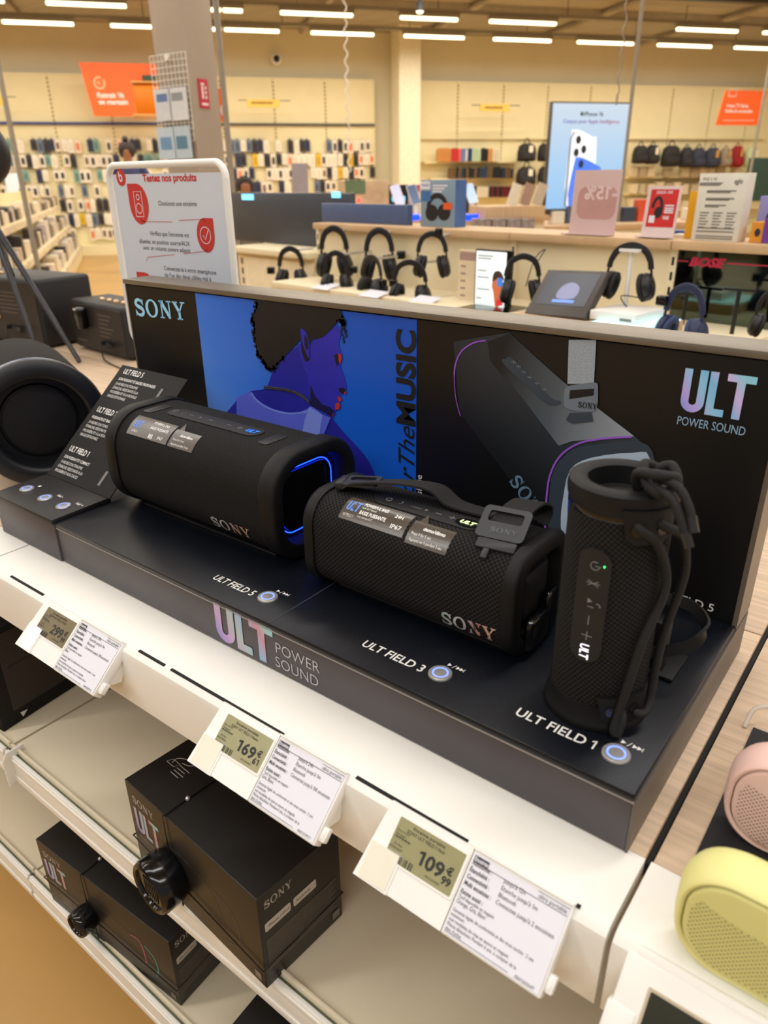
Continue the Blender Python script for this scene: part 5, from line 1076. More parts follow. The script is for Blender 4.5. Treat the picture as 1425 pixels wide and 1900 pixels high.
# grey column in the left middle distance, turned so that two faces show
cc = wp(341, 150, 6.1); COLM = mat('grey_beige_column', (166, 153, 138), .7, noise=(3, .05))
dl = wp(277, 10, 6.3)-wp(341, 10, 6.1); 
def cv(px, d): p = wp(px, 150, d); return V((p.x, p.y, 0))
fA, fB, fC = cv(293, 6.35), cv(352, 6.10), cv(403, 6.32); fD = fA+fC-fB
g = G(); g.prism([(p.x, p.y) for p in (fA, fB, fC, fD)], -ST, CEIL); obj('column', g, COLM, kind='structure')
TA = frame(fA, fB-fA, (0, 0, 1)); wa = (fB-fA).length; TB = frame(fB, fC-fB, (0, 0, 1)); wb = (fC-fB).length
def onA(px, py): p = atp(px, py, fA, TA.to_3x3() @ V((0, 0, 1))); q = TA.inverted() @ p; return q.x, q.y
t = thing('wire_grid', 'white wire grid hung on the grey column', 'wire grid', fA+V((0, 0, 1.1))); x0, y0 = onA(288, 165); x1, y1 = onA(347, 96); g = G()
for i in range(10): x = x0+(x1-x0)*i/9; g.box((x-.002, y0-.35, .014), (x+.002, y1, .018), T=TA)
for i in range(15): y = y0-.35+(y1-y0+.35)*i/14; g.box((x0, y-.002, .018), (x1, y+.002, .021), T=TA)
obj('grid', g, WHITE_METAL, t); g = G(); g.cyl(TA @ V(((x0+x1)/2, y1-.02, 0)), TA @ V(((x0+x1)/2, y1-.02, .03)), .02); obj('grid_clip', g, WHITE_METAL, t)
for i, (a, b, c1, c2, lab) in enumerate((((297, 226), (322, 164), (208, 214, 222), (96, 120, 170), 'upper left leaflet with a blue block on the column grid'), ((324, 225), (351, 161), (214, 218, 224), (140, 146, 150), 'upper right leaflet with a grey photo on the column grid'), ((303, 296), (329, 236), (190, 208, 224), (110, 150, 190), 'lower left pale blue leaflet on the column grid'), ((332, 295), (358, 233), (186, 204, 218), (90, 130, 160), 'lower right pale blue leaflet on the column grid'))):
    t = thing('leaflet', lab, 'leaflet', TA @ V((onA(*a)[0], onA(*a)[1], .02))); p, q = onA(*a), onA(*b); g = G(); g.box((p[0], p[1], .022), (q[0]-.008, q[1], .030), T=TA); obj('paper', g, mat('leaflet_paper_%d' % i, c1, .4), t)
    g = G(); w_, h_ = q[0]-.008-p[0], q[1]-p[1]; g.box((p[0]+w_*.15, p[1]+h_*(.6 if i < 2 else .3), .0302), (p[0]+w_*.8, p[1]+h_*(.85 if i < 2 else .7), .0308), T=TA); obj('printed_picture', g, mat('leaflet_print_%d' % i, c2, .5), t)
p = atp(371, 200, fB, TB.to_3x3() @ V((0, 0, 1))); q = TB.inverted() @ p; t = thing('extinguisher_sign', 'red fire extinguisher sign on the grey column', 'sign', p)
g = G(); g.box((q.x, q.y, .001), (q.x+.105, q.y+.185, .006), T=TB); obj('sign_board', g, mat('crimson_sign', (196, 40, 66), .5), t)
g = G(); g.box((q.x+.03, q.y+.06, .0062), (q.x+.05, q.y+.14, .007), T=TB, bev=.0003); g.box((q.x+.028, q.y+.145, .0062), (q.x+.062, q.y+.16, .007), T=TB)
for i in range(3): g.box((q.x+.066, q.y+.06+i*.03, .0062), (q.x+.082, q.y+.08+i*.03, .007), T=TB)
g.box((q.x+.02, q.y+.018, .0062), (q.x+.088, q.y+.034, .007), T=TB); obj('printed_symbol', g, WHITEINK, t)
t = thing('orange_box', 'translucent orange hanging box beside the grey column', 'hanging box', wp(270, 214, 10)); g = G(); wbox(g, (244, 152), (310, 213), 10, .5, bev=.04); obj('shell', g, mat('amber_acrylic', (222, 120, 8), .3), t, 40)
g = G(); wbox(g, (242, 150), (312, 154), 9.98, .54); wbox(g, (246, 211), (312, 215), 9.98, .54); obj('rim', g, mat('pale_amber', (226, 170, 96), .4), t)
t = thing('orange_sign', 'orange sign with a white letter, half hidden behind the grey column', 'sign', wp(415, 225, 9)); g = G(); wbox(g, (396, 164), (422, 226), 9, .05); obj('sign_board', g, ORG, t); g = G(); ribbon(g, [(.03*cos(a), .05*sin(a)) for a in [2*pi*i/14 for i in range(15)]], .03, 0, wT(417, 205, 8.98)); obj('printed_letter', g, WHITEINK, t)
# ---------------------------------------------------------------- left gondola running to the wall
A0, B0 = at(-70, 452, 2, .10), at(112, 381, 2, .10); gx = (B0-A0).normalized(); L = (B0-A0).length; Tg = frame(V((A0.x, A0.y, 0)), gx, (0, 0, 1))
t = thing('shelf_unit', 'long cream shop shelf running to the far wall at left', 'shop shelf', V((A0.x, A0.y, -ST))+gx*L/2)
for i, z in enumerate((.10, -.22, -.56)):
    dp = .02-.12*i; g = G(); g.box((0, z-.05, -.45), (L, z, dp*-1), T=Tg); s_ = obj('shelf', g, BAYC, t); g = G(); g.box((0, z-.075, -dp), (L, z-.012, -dp+.02), T=Tg); obj('price_strip', g, mat('mottled_price_strip', (222, 206, 176), .5, noise=(7, .3)), s_)
g = G(); g.box((0, -ST+.001, -.45), (L, .35, -.43), T=Tg); obj('back_panel', g, BAYC, t); g = G(); g.box((0, -ST+.001, -.4), (L, -.61, .22), T=Tg); obj('base_plinth', g, BAYC, t)
for i, z in enumerate((.10, -.22, -.56)):
    x = .3
    while x < L-.15:
        w_, h_ = r_.uniform(.08, .2), r_.uniform(.10, .24); c = r_.choice(((228, 214, 190), (236, 226, 206), (84, 72, 64), (198, 180, 150), (50, 46, 44), (150, 140, 128), (206, 196, 190)))
        g = G(); zz = -.02+.12*i; g.box((x, z+.001, zz-.16), (x+w_, z+h_*(1 if i else .7), zz-.02), T=Tg, bev=.004); obj('accessory_box', g, mat('accessory_carton_%d' % c[0], c, .5), label=('top', 'middle', 'lowest')[i]+' shelf carton on the long cream shelf at left', cat='box', group='cartons on the '+('top', 'middle', 'lowest')[i]+' shelf at left'); x += w_+r_.uniform(.02, .10)
t = thing('counter_card', 'white standing card with a green picture on the left shelf', 'sign', at(42, 383, 2, .10)); pc = at(42, 383, 2, .12); Tc2 = frame(pc-UW*.10, UW, (0, .25, 1)); g = G(); g.box((-.09, 0, 0), (.18, .60, .01), T=Tc2); obj('card', g, PAPER, t)
g = G(); g.poly([(.06, .10, .012), (.14, .10, .012), (.10, .30, .012)], 0, Tc2); obj('printed_picture', g, mat('olive_green_print', (140, 150, 50), .5), t)
g = G(); g.box((-.09, .50, .0105), (.18, .60, .013), T=Tc2); obj('card_header', g, mat('taupe_print', (170, 156, 134), .5), t)
pb = at(45, 398, 2, .10); g = G(); g.box((-.5, .0005, -.12), (.28, .045, .12), T=frame(pb, gx, (0, 0, 1))); obj('display_plinth', g, mat('black_plinth', (34, 32, 34), .4), label='low black plinth lying on the left shelf', cat='plinth')
# ---------------------------------------------------------------- two shoppers far back
def shopper(label, head_px, d, shirt, hat):
    hp = wp(*head_px, d); t = thing('person', label, 'person', (hp.x, hp.y, -ST+.001)); H_ = hp.z+.11; fl = -ST
    sk = mat('skin_'+shirt[0], (164, 112, 84), .6); s_ = (H_-fl)/1.75
    P = lambda x, y, z: (hp.x+UW.x*x*s_-NW.x*y*s_, hp.y+UW.y*x*s_-NW.y*y*s_, fl+z*s_)
    vs, es, rs = [], [], []
    def n(p, r, par=None): vs.append(p); rs.append(r*s_); i = len(vs)-1; (es.append((par, i)) if par is not None else None); return i
    pel = n(P(0, 0, .95), .15); w1 = n(P(0, .01, 1.12), .135, pel); ch = n(P(0, .01, 1.33), .155, w1); nk = n(P(0, .01, 1.47), .065, ch); j = n(P(0, .02, 1.55), .062, nk); h1 = n(P(0, .03, 1.63), .095, j); n(P(0, .01, 1.70), .075, h1)
    for s in (-1, 1):
        a = n(P(s*.18, .01, 1.40), .062, ch); b = n(P(s*.24, -.01, 1.14), .048, a); c = n(P(s*.20, .18, 1.04), .038, b); e = n(P(s*.17, .27, 1.06), .034, c)
        for k in range(4): n(P(s*.17+.018*(k-1.5), .36-.006*abs(k-1), 1.05), .010, e)
        n(P(s*.12, .31, 1.08), .011, e)
        a = n(P(s*.09, 0, .86), .095, pel); b = n(P(s*.10, .02, .48), .065, a); c = n(P(s*.10, -.02, .09), .045, b); n(P(s*.11, .14, .04), .038, c)
    me = bpy.data.meshes.new('body'); off = ROOT[t]; me.from_pydata([V(v)-off for v in vs], es, []); o = bpy.data.objects.new('body', me); COL.objects.link(o); o.parent = t
    md = o.modifiers.new('skin', 'SKIN'); 
    if not me.skin_vertices: me.attributes
    bm = bmesh.new(); bm.from_mesh(me); ly = bm.verts.layers.skin.verify()
    for v, r in zip(bm.verts, rs): v[ly].radius = (r, r)
    bm.verts.ensure_lookup_table(); bm.verts[0][ly].use_root = True; bm.to_mesh(me); bm.free()
    o.modifiers.new('sub', 'SUBSURF').levels = 2; o.modifiers['sub'].render_levels = 2; md.use_smooth_shade = True; me.materials.append(sk)
    g = G(); hc = V(P(0, .015, 1.66)); lo = []
    for z, k in ((-.10, .80), (-.04, 1.02), (.02, 1.05), (.07, .86), (.10, .5), (.115, .1)): lo.append([(hc.x+.112*s_*k*cos(2*pi*i/20)-NW.x*-.03, hc.y+.112*s_*k*sin(2*pi*i/20)-NW.y*-.03, hc.z+z*s_) for i in range(20)])
    g.loft(lo, cap0=True, cap1=True)
    if hat: g.lathe([(.02, .0), (.05, .04), (.03, .08), (0, .09)], T=M.Translation(hc+V((0, 0, .09*s_))), seg=12)
    obj('hair', g, mat('dark_brown_hair', (42, 28, 22), .7, noise=(60, .2)), t, 60)
    g = G(); lo = []
    for z, rx, ry in ((.86, .19, .15), (1.0, .185, .145), (1.15, .17, .14), (1.33, .205, .155), (1.43, .16, .12), (1.47, .085, .085)): lo.append([P(rx*cos(2*pi*i/24), .01+ry*sin(2*pi*i/24), z) for i in range(24)])
    g.loft(lo); 
    for s in (-1, 1): g.tube([P(s*.15, .01, 1.41), P(s*.22, 0, 1.30), P(s*.245, -.01, 1.16)], [.085*s_, .075*s_, .066*s_], seg=12)
    obj('shirt', g, mat('shirt_'+shirt[0], shirt[1], .8, noise=(10, .1)), t, 60)
    g = G()
    for s in (-1, 1): g.tube([P(s*.09, 0, .90), P(s*.10, .02, .50), P(s*.10, -.02, .08)], [.125*s_, .09*s_, .07*s_], seg=14)
    obj('trousers', g, mat('dark_denim', (40, 46, 62), .8), t, 60)
    return t
shopper('person with dark hair in a bun far back, by the wall of packs at left', (235, 280), 12.5, ('navy', (48, 52, 92)), True)
shopper('person with dark hair looking down behind the slate panel', (455, 350), 8.6, ('grey', (120, 116, 112)), False)
# ================================================================ headphone counter
ZC = .285; P0 = at(580, 413.6, 2, ZC); CU = (at(1425, 455, 2, ZC)-P0).normalized(); CN = V((-CU.y, CU.x, 0))
def cp(px, py, off=0.0): return atp(px, py, P0+CN*off, CN)             # on the plane of the counter front, off metres behind it
def cT(px, py, off=0.0): return frame(cp(px, py, off), CU, (0, 0, 1))
def cu_(p): return (p-P0).dot(CU)
def cl(u, off, z): p = P0+CU*u+CN*off; return V((p.x, p.y, z))
PANEL = mat('cream_back_panel', (240, 226, 190), .55, noise=(3, .02)); uE = cu_(cp(1470, 470)); zS = cp(700, 523, .04).z
t = thing('headphone_counter', 'cream counter with an oak edged top, headphones hung on its front', 'counter', cl(uE/2, .25, -ST))
TC = frame(V((P0.x, P0.y, 0)), CU, (0, 0, 1)); uM, uS = cu_(cp(945, 435)), cu_(cp(1246, 450))
for a, b in ((0, uM-.002), (uM+.002, uS-.002), (uS+.002, uE)): g = G(); g.box((a, ZC-.026, -.24), (b, ZC, 0), T=TC, bev=.002); obj('counter_top', g, WOOD2, t, 30)
for a, b in ((.012, uM-.012), (uM+.012, uS-.012)): g = G(); g.box((a, zS, -.06), (b, ZC-.028, -.04), T=TC); obj('back_panel', g, PANEL, t)
for u in (.0, uM, uS):
    g = G(); g.box((u-.012, -ST+.001, -.07), (u+.012, ZC-.027, -.028), T=TC)
    for k in range(12): g.box((u-.004, ZC-.075-k*.045, -.0279), (u+.004, ZC-.05-k*.045, -.0275), 1, TC)
    obj('slotted_upright', g, [PANEL, SLOT], t)
g = G(); g.box((.0, zS-.03, -.04), (cu_(cp(850, 545)), zS, .26), T=TC, bev=.004); obj('lower_shelf', g, PANEL, t, 30)
g = G(); g.box((cu_(cp(850, 545))+.01, zS-.03, -.04), (uE, zS, .34), T=TC, bev=.004); obj('lower_shelf', g, PANEL, t, 30)
g = G(); g.box((.0, -ST+.001, -.5), (uE, zS-.031, .10), T=TC); obj('counter_base', g, PANEL, t)
# lower cabinet at the counter's left end
uL = cu_(cp(436, 480)); z2 = cp(510, 463, 0).z; t = thing('low_cabinet', 'low cream cabinet at the left end of the headphone counter', 'cabinet', cl(uL/2, .2, -ST))
g = G(); g.box((uL, -ST+.001, -.5), (-.016, z2-.03, -.02), T=TC); obj('body', g, PANEL, t)
g = G(); g.box((uL-.02, z2-.028, -.52), (-.014, z2, .03), T=TC, bev=.003); obj('cabinet_top', g, PANEL, t, 30)
g = G(); g.box((uL+.07, -ST+.2, -.019), (-.03, z2-.05, -.010), T=TC); obj('front_panel', g, mat('pale_cream_panel', (248, 236, 204), .5), t)
g = G()
for k in range(9): g.box((uL+.03, z2-.09-k*.05, -.0195), (uL+.042, z2-.06-k*.05, -.0185), T=TC)
obj('upright_slot', g, SLOT, t)
# slate panel with two small lit logos, blue header
SLATE = mat('slate_panel', (62, 66, 76), .35, noise=(2, .08)); CYAN = mat('lit_cyan_logo', (130, 215, 245), .4, emit=(120, 215, 250, 1.6))
t = thing('slate_panel', 'large slate grey panel with two small lit logos, standing on the low cabinet', 'display panel', cp(530, 462, .2)); g = G(); q0, q1 = cp(428, 357, .22), cp(648, 352, .22); u0, u1 = cu_(q0), cu_(q1); g.box((u0, z2+.001, -.26), (u1, q0.z, -.22), T=TC, bev=.004); obj('panel', g, SLATE, t, 30)
for a in ((449, 360, 472, 371), (616, 356, 633, 367)):
    g = G(); A_, B_ = cp(a[0], a[1], .219), cp(a[2], a[3], .219); n_ = 6
    for k in range(n_): w_ = (cu_(B_)-cu_(A_))/n_; g.box((cu_(A_)+k*w_, B_.z, -.219), (cu_(A_)+k*w_+w_*.7, A_.z, -.216), T=TC)
    obj('lit_logo', g, CYAN, t)
t = thing('counter_header', 'plain slate blue header board standing on the counter top', 'display panel', cp(676, 420, .08)); g = G(); A_, B_ = cp(596, 377, .10), cp(757, 379, .10); g.box((cu_(A_), ZC+.0005, -.13), (cu_(B_), A_.z, -.10), T=TC, bev=.002); obj('board', g, mat('slate_blue_board', (74, 92, 132), .45), t, 30)
# ---------------------------------------------------------------- headphones
CUP = mat('black_headphone', (22, 22, 24), .42, noise=(30, .08)); PAD = mat('black_ear_pad', (16, 16, 17), .7); NAVYH = mat('navy_headphone', (34, 44, 78), .5, noise=(30, .06)); NAVYP = mat('navy_ear_pad', (44, 60, 100), .65)
def headphones(label, tp, bt, off, yaw=20, spread=.82, m=CUP, mp=PAD, alarm=None, hook=True, cable=None, wire=True):
    """tp / bt: pixels of the band's top and the cups' bottom on a plane off in front of the counter"""
    a, b = cp(*tp, -off), cp(*bt, -off); S = (a.z-b.z)/.190; c = (a+b)/2; base = V((c.x, c.y, b.z)); ang = atan2(CU.y, CU.x)+radians(yaw)
    t = thing('headphones', label, 'headphones', base, ang, local=True); w_ = .072*spread
    pth = [(-w_*1.05, 0, .070), (-w_*1.12, 0, .105), (-w_*1.0, 0, .140), (-w_*.68, 0, .172), (0, 0, .187), (w_*.68, 0, .172), (w_*1.0, 0, .140), (w_*1.12, 0, .105), (w_*1.05, 0, .070)]
    K = lambda p: V(p)*S
    g = G(); g.sweep([K(p) for p in smooth_path(pth[1:-1], 5)], [(x*S, y*S) for x, y in rr(.021, .0085, .0035, 3)], up=(0, 1, 0)); obj('headband', g, m, t, 50)
    g = G(); g.sweep([K(p)+V((0, 0, -.0062*S)) for p in smooth_path(pth[2:-2], 5)], [(x*S, y*S) for x, y in rr(.018, .007, .003, 3)], up=(0, 1, 0)); obj('band_padding', g, mp, t, 50)
    for s in (-1, 1):
        g = G(); g.tube([K(p) for p in ((s*w_*1.12, 0, .108), (s*w_*1.18, 0, .085), (s*w_*1.10, 0, .062), (s*w_*1.02, 0, .050))], .0048*S, seg=8); y_ = obj('slider', g, m, t, 50)
        T = M.Translation(K((s*w_*.98, 0, .043))) @ M.Rotation(radians(-s*14), 4, 'Y') @ M.Rotation(radians(90*s), 4, 'Y') @ M.Scale(1.22, 4, (1, 0, 0)) @ M.Scale(1.17, 4); q = [(.0, .022), (.020, .021), (.031, .016), (.035, .006), (.035, -.002), (.030, -.004)]
        g = G(); g.lathe([(r*S, z*S) for r, z in q[::-1]], T=T, seg=28); e = obj('ear_cup', g, m, t, 50)
        g = G(); g.lathe([(.031*S, -.004*S), (.036*S, -.008*S), (.036*S, -.016*S), (.030*S, -.021*S), (.020*S, -.018*S), (.018*S, -.008*S)], T=T, seg=28); obj('ear_pad', g, mp, e, 60)
        g = G(); g.lathe([(.024*S, .0205*S), (.0255*S, .0212*S), (.0255*S, .0195*S)], T=T, seg=24, cap=False); obj('cup_rim', g, m, e, 60)
    if alarm: g = G(); p = K(alarm); g.box(p-V((.018, .014, .016))*S, p+V((.018, .014, .016))*S, bev=.006*S, seg=3); obj('alarm_block', g, GLOSS, t, 40)
    if hook: Bk = V((0, 1, 0)); Bk.rotate(M.Rotation(-radians(yaw), 4, 'Z')); g = G(); g.cyl(K((0, 0, .176)), K((0, 0, .176))+Bk*(off+.035), .005, seg=8); obj('peg', g, STEEL, t)
    if cable: g = G(); g.tube(smooth_path([K(p) for p in cable], 5), .0018, seg=6); obj('cable', g, CUP, t, 60)
    return t
headphones('black headphones leftmost on the counter, with an alarm block on the left cup', (537, 459), (543, 536), .10, 38, .70, alarm=(-.10, 0, .085))
headphones('upper black headphones of the left pair, behind the lower ones', (618, 421), (622, 512), .07, 34, .66)
headphones('lower black headphones of the left pair, in front of the upper ones', (622, 467), (626, 545), .17, 36, .70, alarm=(.085, 0, .11))
headphones('upper black headphones of the middle pair, with a clip pointing right', (702, 425), (705, 516), .07, 38, .66, alarm=(.09, .01, .09))
headphones('lower black headphones of the middle pair, cups facing right', (687, 475), (694, 551), .17, -10, .95, alarm=(.095, 0, .075))
headphones('black headphones with a large alarm block on top of the band', (799, 431), (804, 512), .10, 34, .80, alarm=(.03, 0, .192))
headphones('black headphones nearest the display, right of the middle pair', (757, 484), (764, 566), .17, 15, 1.0, alarm=(-.086, 0, .09))
headphones('black headphones tucked behind the tablet screen', (972, 473), (966, 560), .16, 42, .85, hook=False, cable=((.05, 0, .15), (.09, .02, .21), (.05, .03, .17), (.02, .03, .06)))
headphones('black headphones on the white stand in front of the oak counter', (1166, 452), (1170, 553), .20, 8, .98, hook=False, cable=((.07, 0, .06), (.10, -.02, .05), (.085, -.03, .01), (-.01, -.03, .008), (.05, -.05, -.05)))
headphones('dark blue headphones with an alarm block, in front of the mirror panel', (1272, 529), (1264, 640), .30, -6, .80, NAVYH, NAVYP, alarm=(-.078, -.01, .135), hook=False)
headphones('black headphones at the right edge in front of the mirror panel', (1440, 540), (1424, 622), .24, 30, .75, hook=False)
# paper tickets on the lower shelf
for (x, y), lab in (((610, 533), 'white price ticket under the left pair of headphones'), ((700, 547), 'white price ticket under the middle pair of headphones'), ((795, 558), 'tilted white price ticket at the right end of the lower shelf')):
    p = at(x, y, 2, zS); g = G(); g.box((-.055, .0012, -.035), (.055, .0025, .035), T=frame(p, CU, (0, 0, 1)) @ M.Translation((0, .004, .02)) @ M.Rotation(radians(14), 4, 'X')); obj('price_ticket', g, PAPER, label=lab, cat='price label')
# portrait screen with its cream card
t = thing('portrait_screen', 'bright upright advertising screen in front of the oak counter', 'screen', cp(910, 590, -.16)); A_, B_ = cp(880, 586, -.16), cp(943, 469, -.16); w_, h_ = cu_(B_)-cu_(A_), B_.z-A_.z; T = frame(A_, CU, (0, 0, 1))
g = G(); g.box((-.006, -.02, -.02), (w_+.012, h_+.006, -.001), T=T, bev=.002); obj('casing', g, GLOSS, t, 30)
g = G(); g.box((0, 0, -.001), (w_-.006, h_, .0006), T=T); sc = obj('lit_picture', g, gradmat('screen_white', [(0, (206, 220, 214)), (.5, (244, 248, 244)), (1, (252, 252, 246))], axis=2, emit=1.25), t)
g = G(); g.poly(Sm([(w_*.70, h_*.18), (w_*.92, h_*.30), (w_*.90, h_*.55), (w_*.62, h_*.62), (w_*.54, h_*.50), (w_*.60, h_*.40)]), 0, T @ M.Translation((0, 0, .001))); obj('pictured_face', g, mat('screen_skin', (190, 100, 60), .5, emit=(190, 100, 60, .7)), sc)
g = G(); g.poly(Sm([(w_*.56, h_*.56), (w_*.60, h_*.70), (w_*.80, h_*.72), (w_*.92, h_*.60), (w_*.74, h_*.62)]), 0, T @ M.Translation((0, 0, .0014))); obj('pictured_hair', g, mat('screen_dark', (60, 40, 34), .5, emit=(60, 40, 34, .5)), sc)
g = G(); g.poly([(w_*.80+w_*.10*cos(a), h_*.56+h_*.07*sin(a)) for a in [2*pi*i/16 for i in range(16)]], 0, T @ M.Translation((0, 0, .0018))); obj('pictured_earphone', g, mat('screen_blue', (60, 120, 200), .5, emit=(60, 120, 200, .7)), sc)
g = G(); g.poly([(w_*.70, h_*.20), (w_*.92, h_*.22), (w_*.90, h_*.33), (w_*.72, h_*.30)], 0, T @ M.Translation((0, 0, .0016))); obj('pictured_product', g, mat('screen_red', (206, 50, 50), .5, emit=(206, 50, 50, .7)), sc)
g = G()
for y, k in ((.92, .5), (.88, .45), (.70, .3), (.60, .4), (.42, .42), (.28, .16)): g.box((w_*.05, h_*y, .0008), (w_*(.05+k), h_*y+h_*.025, .0012), T=T)
obj('pictured_lines', g, mat('screen_grey', (150, 160, 158), .5, emit=(150, 160, 158, .6)), sc)
g = G(); A_, B_ = cp(853, 582, -.10), cp(902, 466, -.10); g.box((cu_(A_), A_.z, .10), (cu_(B_), B_.z, .115), T=TC); o = obj('counter_card', g, mat('cream_card', (226, 208, 176), .5), label='cream card with a list of prices left of the bright portrait screen', cat='sign')
g = G(); g.box((cu_(A_)+.005, B_.z-.035, .1152), (cu_(B_)-.005, B_.z-.006, .1156), T=TC)
for k in range(7): g.box((cu_(A_)+.012, B_.z-.06-k*.026, .1152), (cu_(A_)+.035, B_.z-.052-k*.026, .1156), T=TC)
obj('printed_lines', g, mat('mauve_print', (170, 140, 130), .5), o)
g = G(); A_ = cp(880, 600, -.22); g.box((cu_(A_)-.05, zS+.0005, .09), (cu_(A_)+.16, A_.z-.0, .32), T=TC, bev=.003); obj('screen_plinth', g, GLOSS, smooth=30, label='glossy black plinth under the bright portrait screen', cat='plinth')
# tablet on its oak riser
zR = at(1080, 592, 2, 0).z; pl, pr_ = cp(972, 581, -.36), cp(1083, 590, -.36); zt_ = pl.z
t = thing('riser', 'oak riser block under the tablet, with a lit edge', 'riser', cl(cu_(cp(1080, 590, -.36)), -.3, zS)); uA, uB = cu_(cp(958, 580, -.36)), cu_(cp(1203, 600, -.36))
g = G(); g.box((uA, zS+.0005, .14), (uB, zt_-.001, .38), T=TC, bev=.002); obj('block', g, WOOD2, t, 30)
g = G(); g.box((cu_(cp(1100, 590, -.36)), zt_-.001, .16), (uB, zt_+.004, .385), T=TC); obj('lit_strip', g, mat('cyan_light_sheet', (190, 236, 240), .4, emit=(190, 240, 245, .9)), t)
t = thing('tablet', 'tilted grey tablet stand with a dark screen on the oak riser', 'tablet', pl); A_, B_, C_ = pl, pr_, cp(1003, 500, -.24); T = frame(A_, B_-A_, C_-A_); w_, h_ = (B_-A_).length, (C_-A_).length
g = G(); g.box((0, 0, -.03), (w_, h_, 0), T=T, bev=.004); obj('casing', g, mat('brown_grey_bezel', (74, 68, 64), .45), t, 30)
g = G(); g.box((w_*.10, h_*.22, .0004), (w_*.92, h_*.92, .001), T=T); sc = obj('screen', g, mat('dim_lilac_screen', (26, 27, 33), .3, emit=(60, 64, 84, .25)), t)
g = G(); g.poly(Sm([(w_*.40, h_*.38), (w_*.68, h_*.38), (w_*.70, h_*.60), (w_*.55, h_*.72), (w_*.40, h_*.62)]), 0, T @ M.Translation((0, 0, .0015))); obj('pictured_product', g, mat('lilac_picture', (120, 124, 160), .3, emit=(120, 124, 160, .3)), sc)
g = G(); g.box((w_*.36, h_*.28, .0014), (w_*.72, h_*.34, .0018), T=T); obj('pictured_button', g, mat('blue_picture', (90, 130, 220), .3, emit=(90, 130, 220, .6)), sc)
# white headphone stand
t = thing('headphone_stand', 'white headphone stand with a thin white pole on the riser', 'headphone stand', cl(cu_(cp(1155, 590, -.26)), -.26, zt_+.005)); A_ = cp(1105, 592, -.34); 
g = G(); g.box((cu_(cp(1106, 590, -.3)), zt_+.0048, .17), (cu_(cp(1192, 590, -.3)), zt_+.032, .34), T=TC, bev=.004); b_ = obj('base', g, LABW, t, 30); g = G(); g.box((cu_(cp(1150, 590, -.34)), zt_+.010, .3401), (cu_(cp(1172, 590, -.34)), zt_+.018, .3406), T=TC); obj('maker_plate', g, GREYINK, b_)
u_ = cu_(cp(1168, 500, -.20)); g = G(); g.cyl(cl(u_, -.20, zt_+.03), cl(u_, -.20, cp(1166, 455, -.20).z-.01), .006); g.box((u_-.03, cp(1166, 457, -.20).z-.014, .18), (u_+.03, cp(1166, 457, -.20).z-.006, .22), T=TC); obj('pole', g, LABW, t, 40)
# dark mirror panel with a red name
t = thing('mirror_panel', 'dark mirror panel with a red name and line at the right', 'display panel', cl(uE-.2, -.03, zS)); g = G(); g.box((uS+.014, zS+.0005, -.045), (uE, ZC-.028, -.030), T=TC); 
def mirror():
    m = mat('dark_mirror', (88, 98, 88), .06, 1.0, noise=(3, .1)); return m
obj('panel', g, mirror(), t)
g = G(); p = cp(1278, 492, .029); wv = cu_(cp(1347, 492, .029))-cu_(p); g.text('BOSE', .034, frame(p, CU, (0, 0, 1)) @ M.Translation((0, 0, .001)), bold=.06, width=wv, shear=.3); z_ = p.z+.009; g.box((uS+.016, z_, -.029), (cu_(p)-.003, z_+.004, -.028), T=TC); g.box((cu_(p)+wv+.004, z_+.002, -.029), (uE, z_+.006, -.028), T=TC); obj('red_name', g, mat('magenta_red_print', (190, 40, 70), .4), t)
for x, y in ((1372, 540), (1274, 547)): 
    g = G(); p = cp(x, y, -.10 if x > 1300 else -.05); g.cyl((p.x, p.y, zS+.0005), p, .006); g.box(p-CU*.04-CN*.012, p+CU*.04+CN*.012+V((0, 0, .006))); obj('headphone_stand', g, BLACK, label='black metal headphone stand at the far right' if x > 1300 else 'black metal headphone stand inside the blue headphones', cat='headphone stand')
# ---------------------------------------------------------------- things standing on the counter top
def cbox(a, b, off, dep):                       # box on the counter top, a/b front corners in the picture
    A_, B_ = cp(*a, off), cp(*b, off); return cu_(A_), cu_(B_), A_.z
def front(u0, z0, off): return frame(cl(u0, off, z0), CU, (0, 0, 1))
u0, u1, zt2 = cbox((781, 334), (845, 334), .10, .1); w_, h_ = u1-u0, zt2-ZC
t = thing('headphone_box', 'blue grey headphone box with a picture of black headphones, on the counter top', 'box', cl((u0+u1)/2, .15, ZC)); g = G(); g.box((u0, ZC+.0005, -.17), (u1, zt2, -.10), T=TC, bev=.001); obj('carton', g, mat('blue_grey_carton', (128, 152, 170), .45, noise=(3, .1)), t, 30)
T = front(u0, ZC, .0995); g = G(); g.box((0, h_*.80, .0002), (w_*.28, h_*.97, .001), T=T); obj('printed_badge', g, PAPER, t); g = G(); g.text('PHILIPS', .010, T @ M.Translation((w_*.03, h_*.87, .0014)), bold=.03, width=w_*.22); obj('badge_name', g, mat('badge_blue', (60, 100, 170), .5), t)
g = G(); g.box((0, h_*.55, .0002), (w_*.30, h_*.77, .0006), T=T); obj('printed_block', g, mat('box_blue', (60, 110, 170), .5), t)
g = G(); 
for y in (.86, .80, .74): g.box((w_*.36, h_*y, .0002), (w_*(.36+.42*(1-(.86-y)*3)), h_*y+.006, .0006), T=T)
obj('printed_lines', g, PAPER, t)
g = G(); ribbon(g, [(w_*(.50+.26*cos(a)), h_*(.42+.25*sin(a))) for a in [radians(10+170*i/14) for i in range(15)]], .020, 0, T @ M.Translation((0, 0, .0004)))
for cx, cy in ((.34, .30), (.70, .32)): g.poly([(w_*(cx+.19*cos(a)), h_*(cy+.18*sin(a))) for a in [2*pi*i/20 for i in range(20)]], 0, T @ M.Translation((0, 0, .0006)))
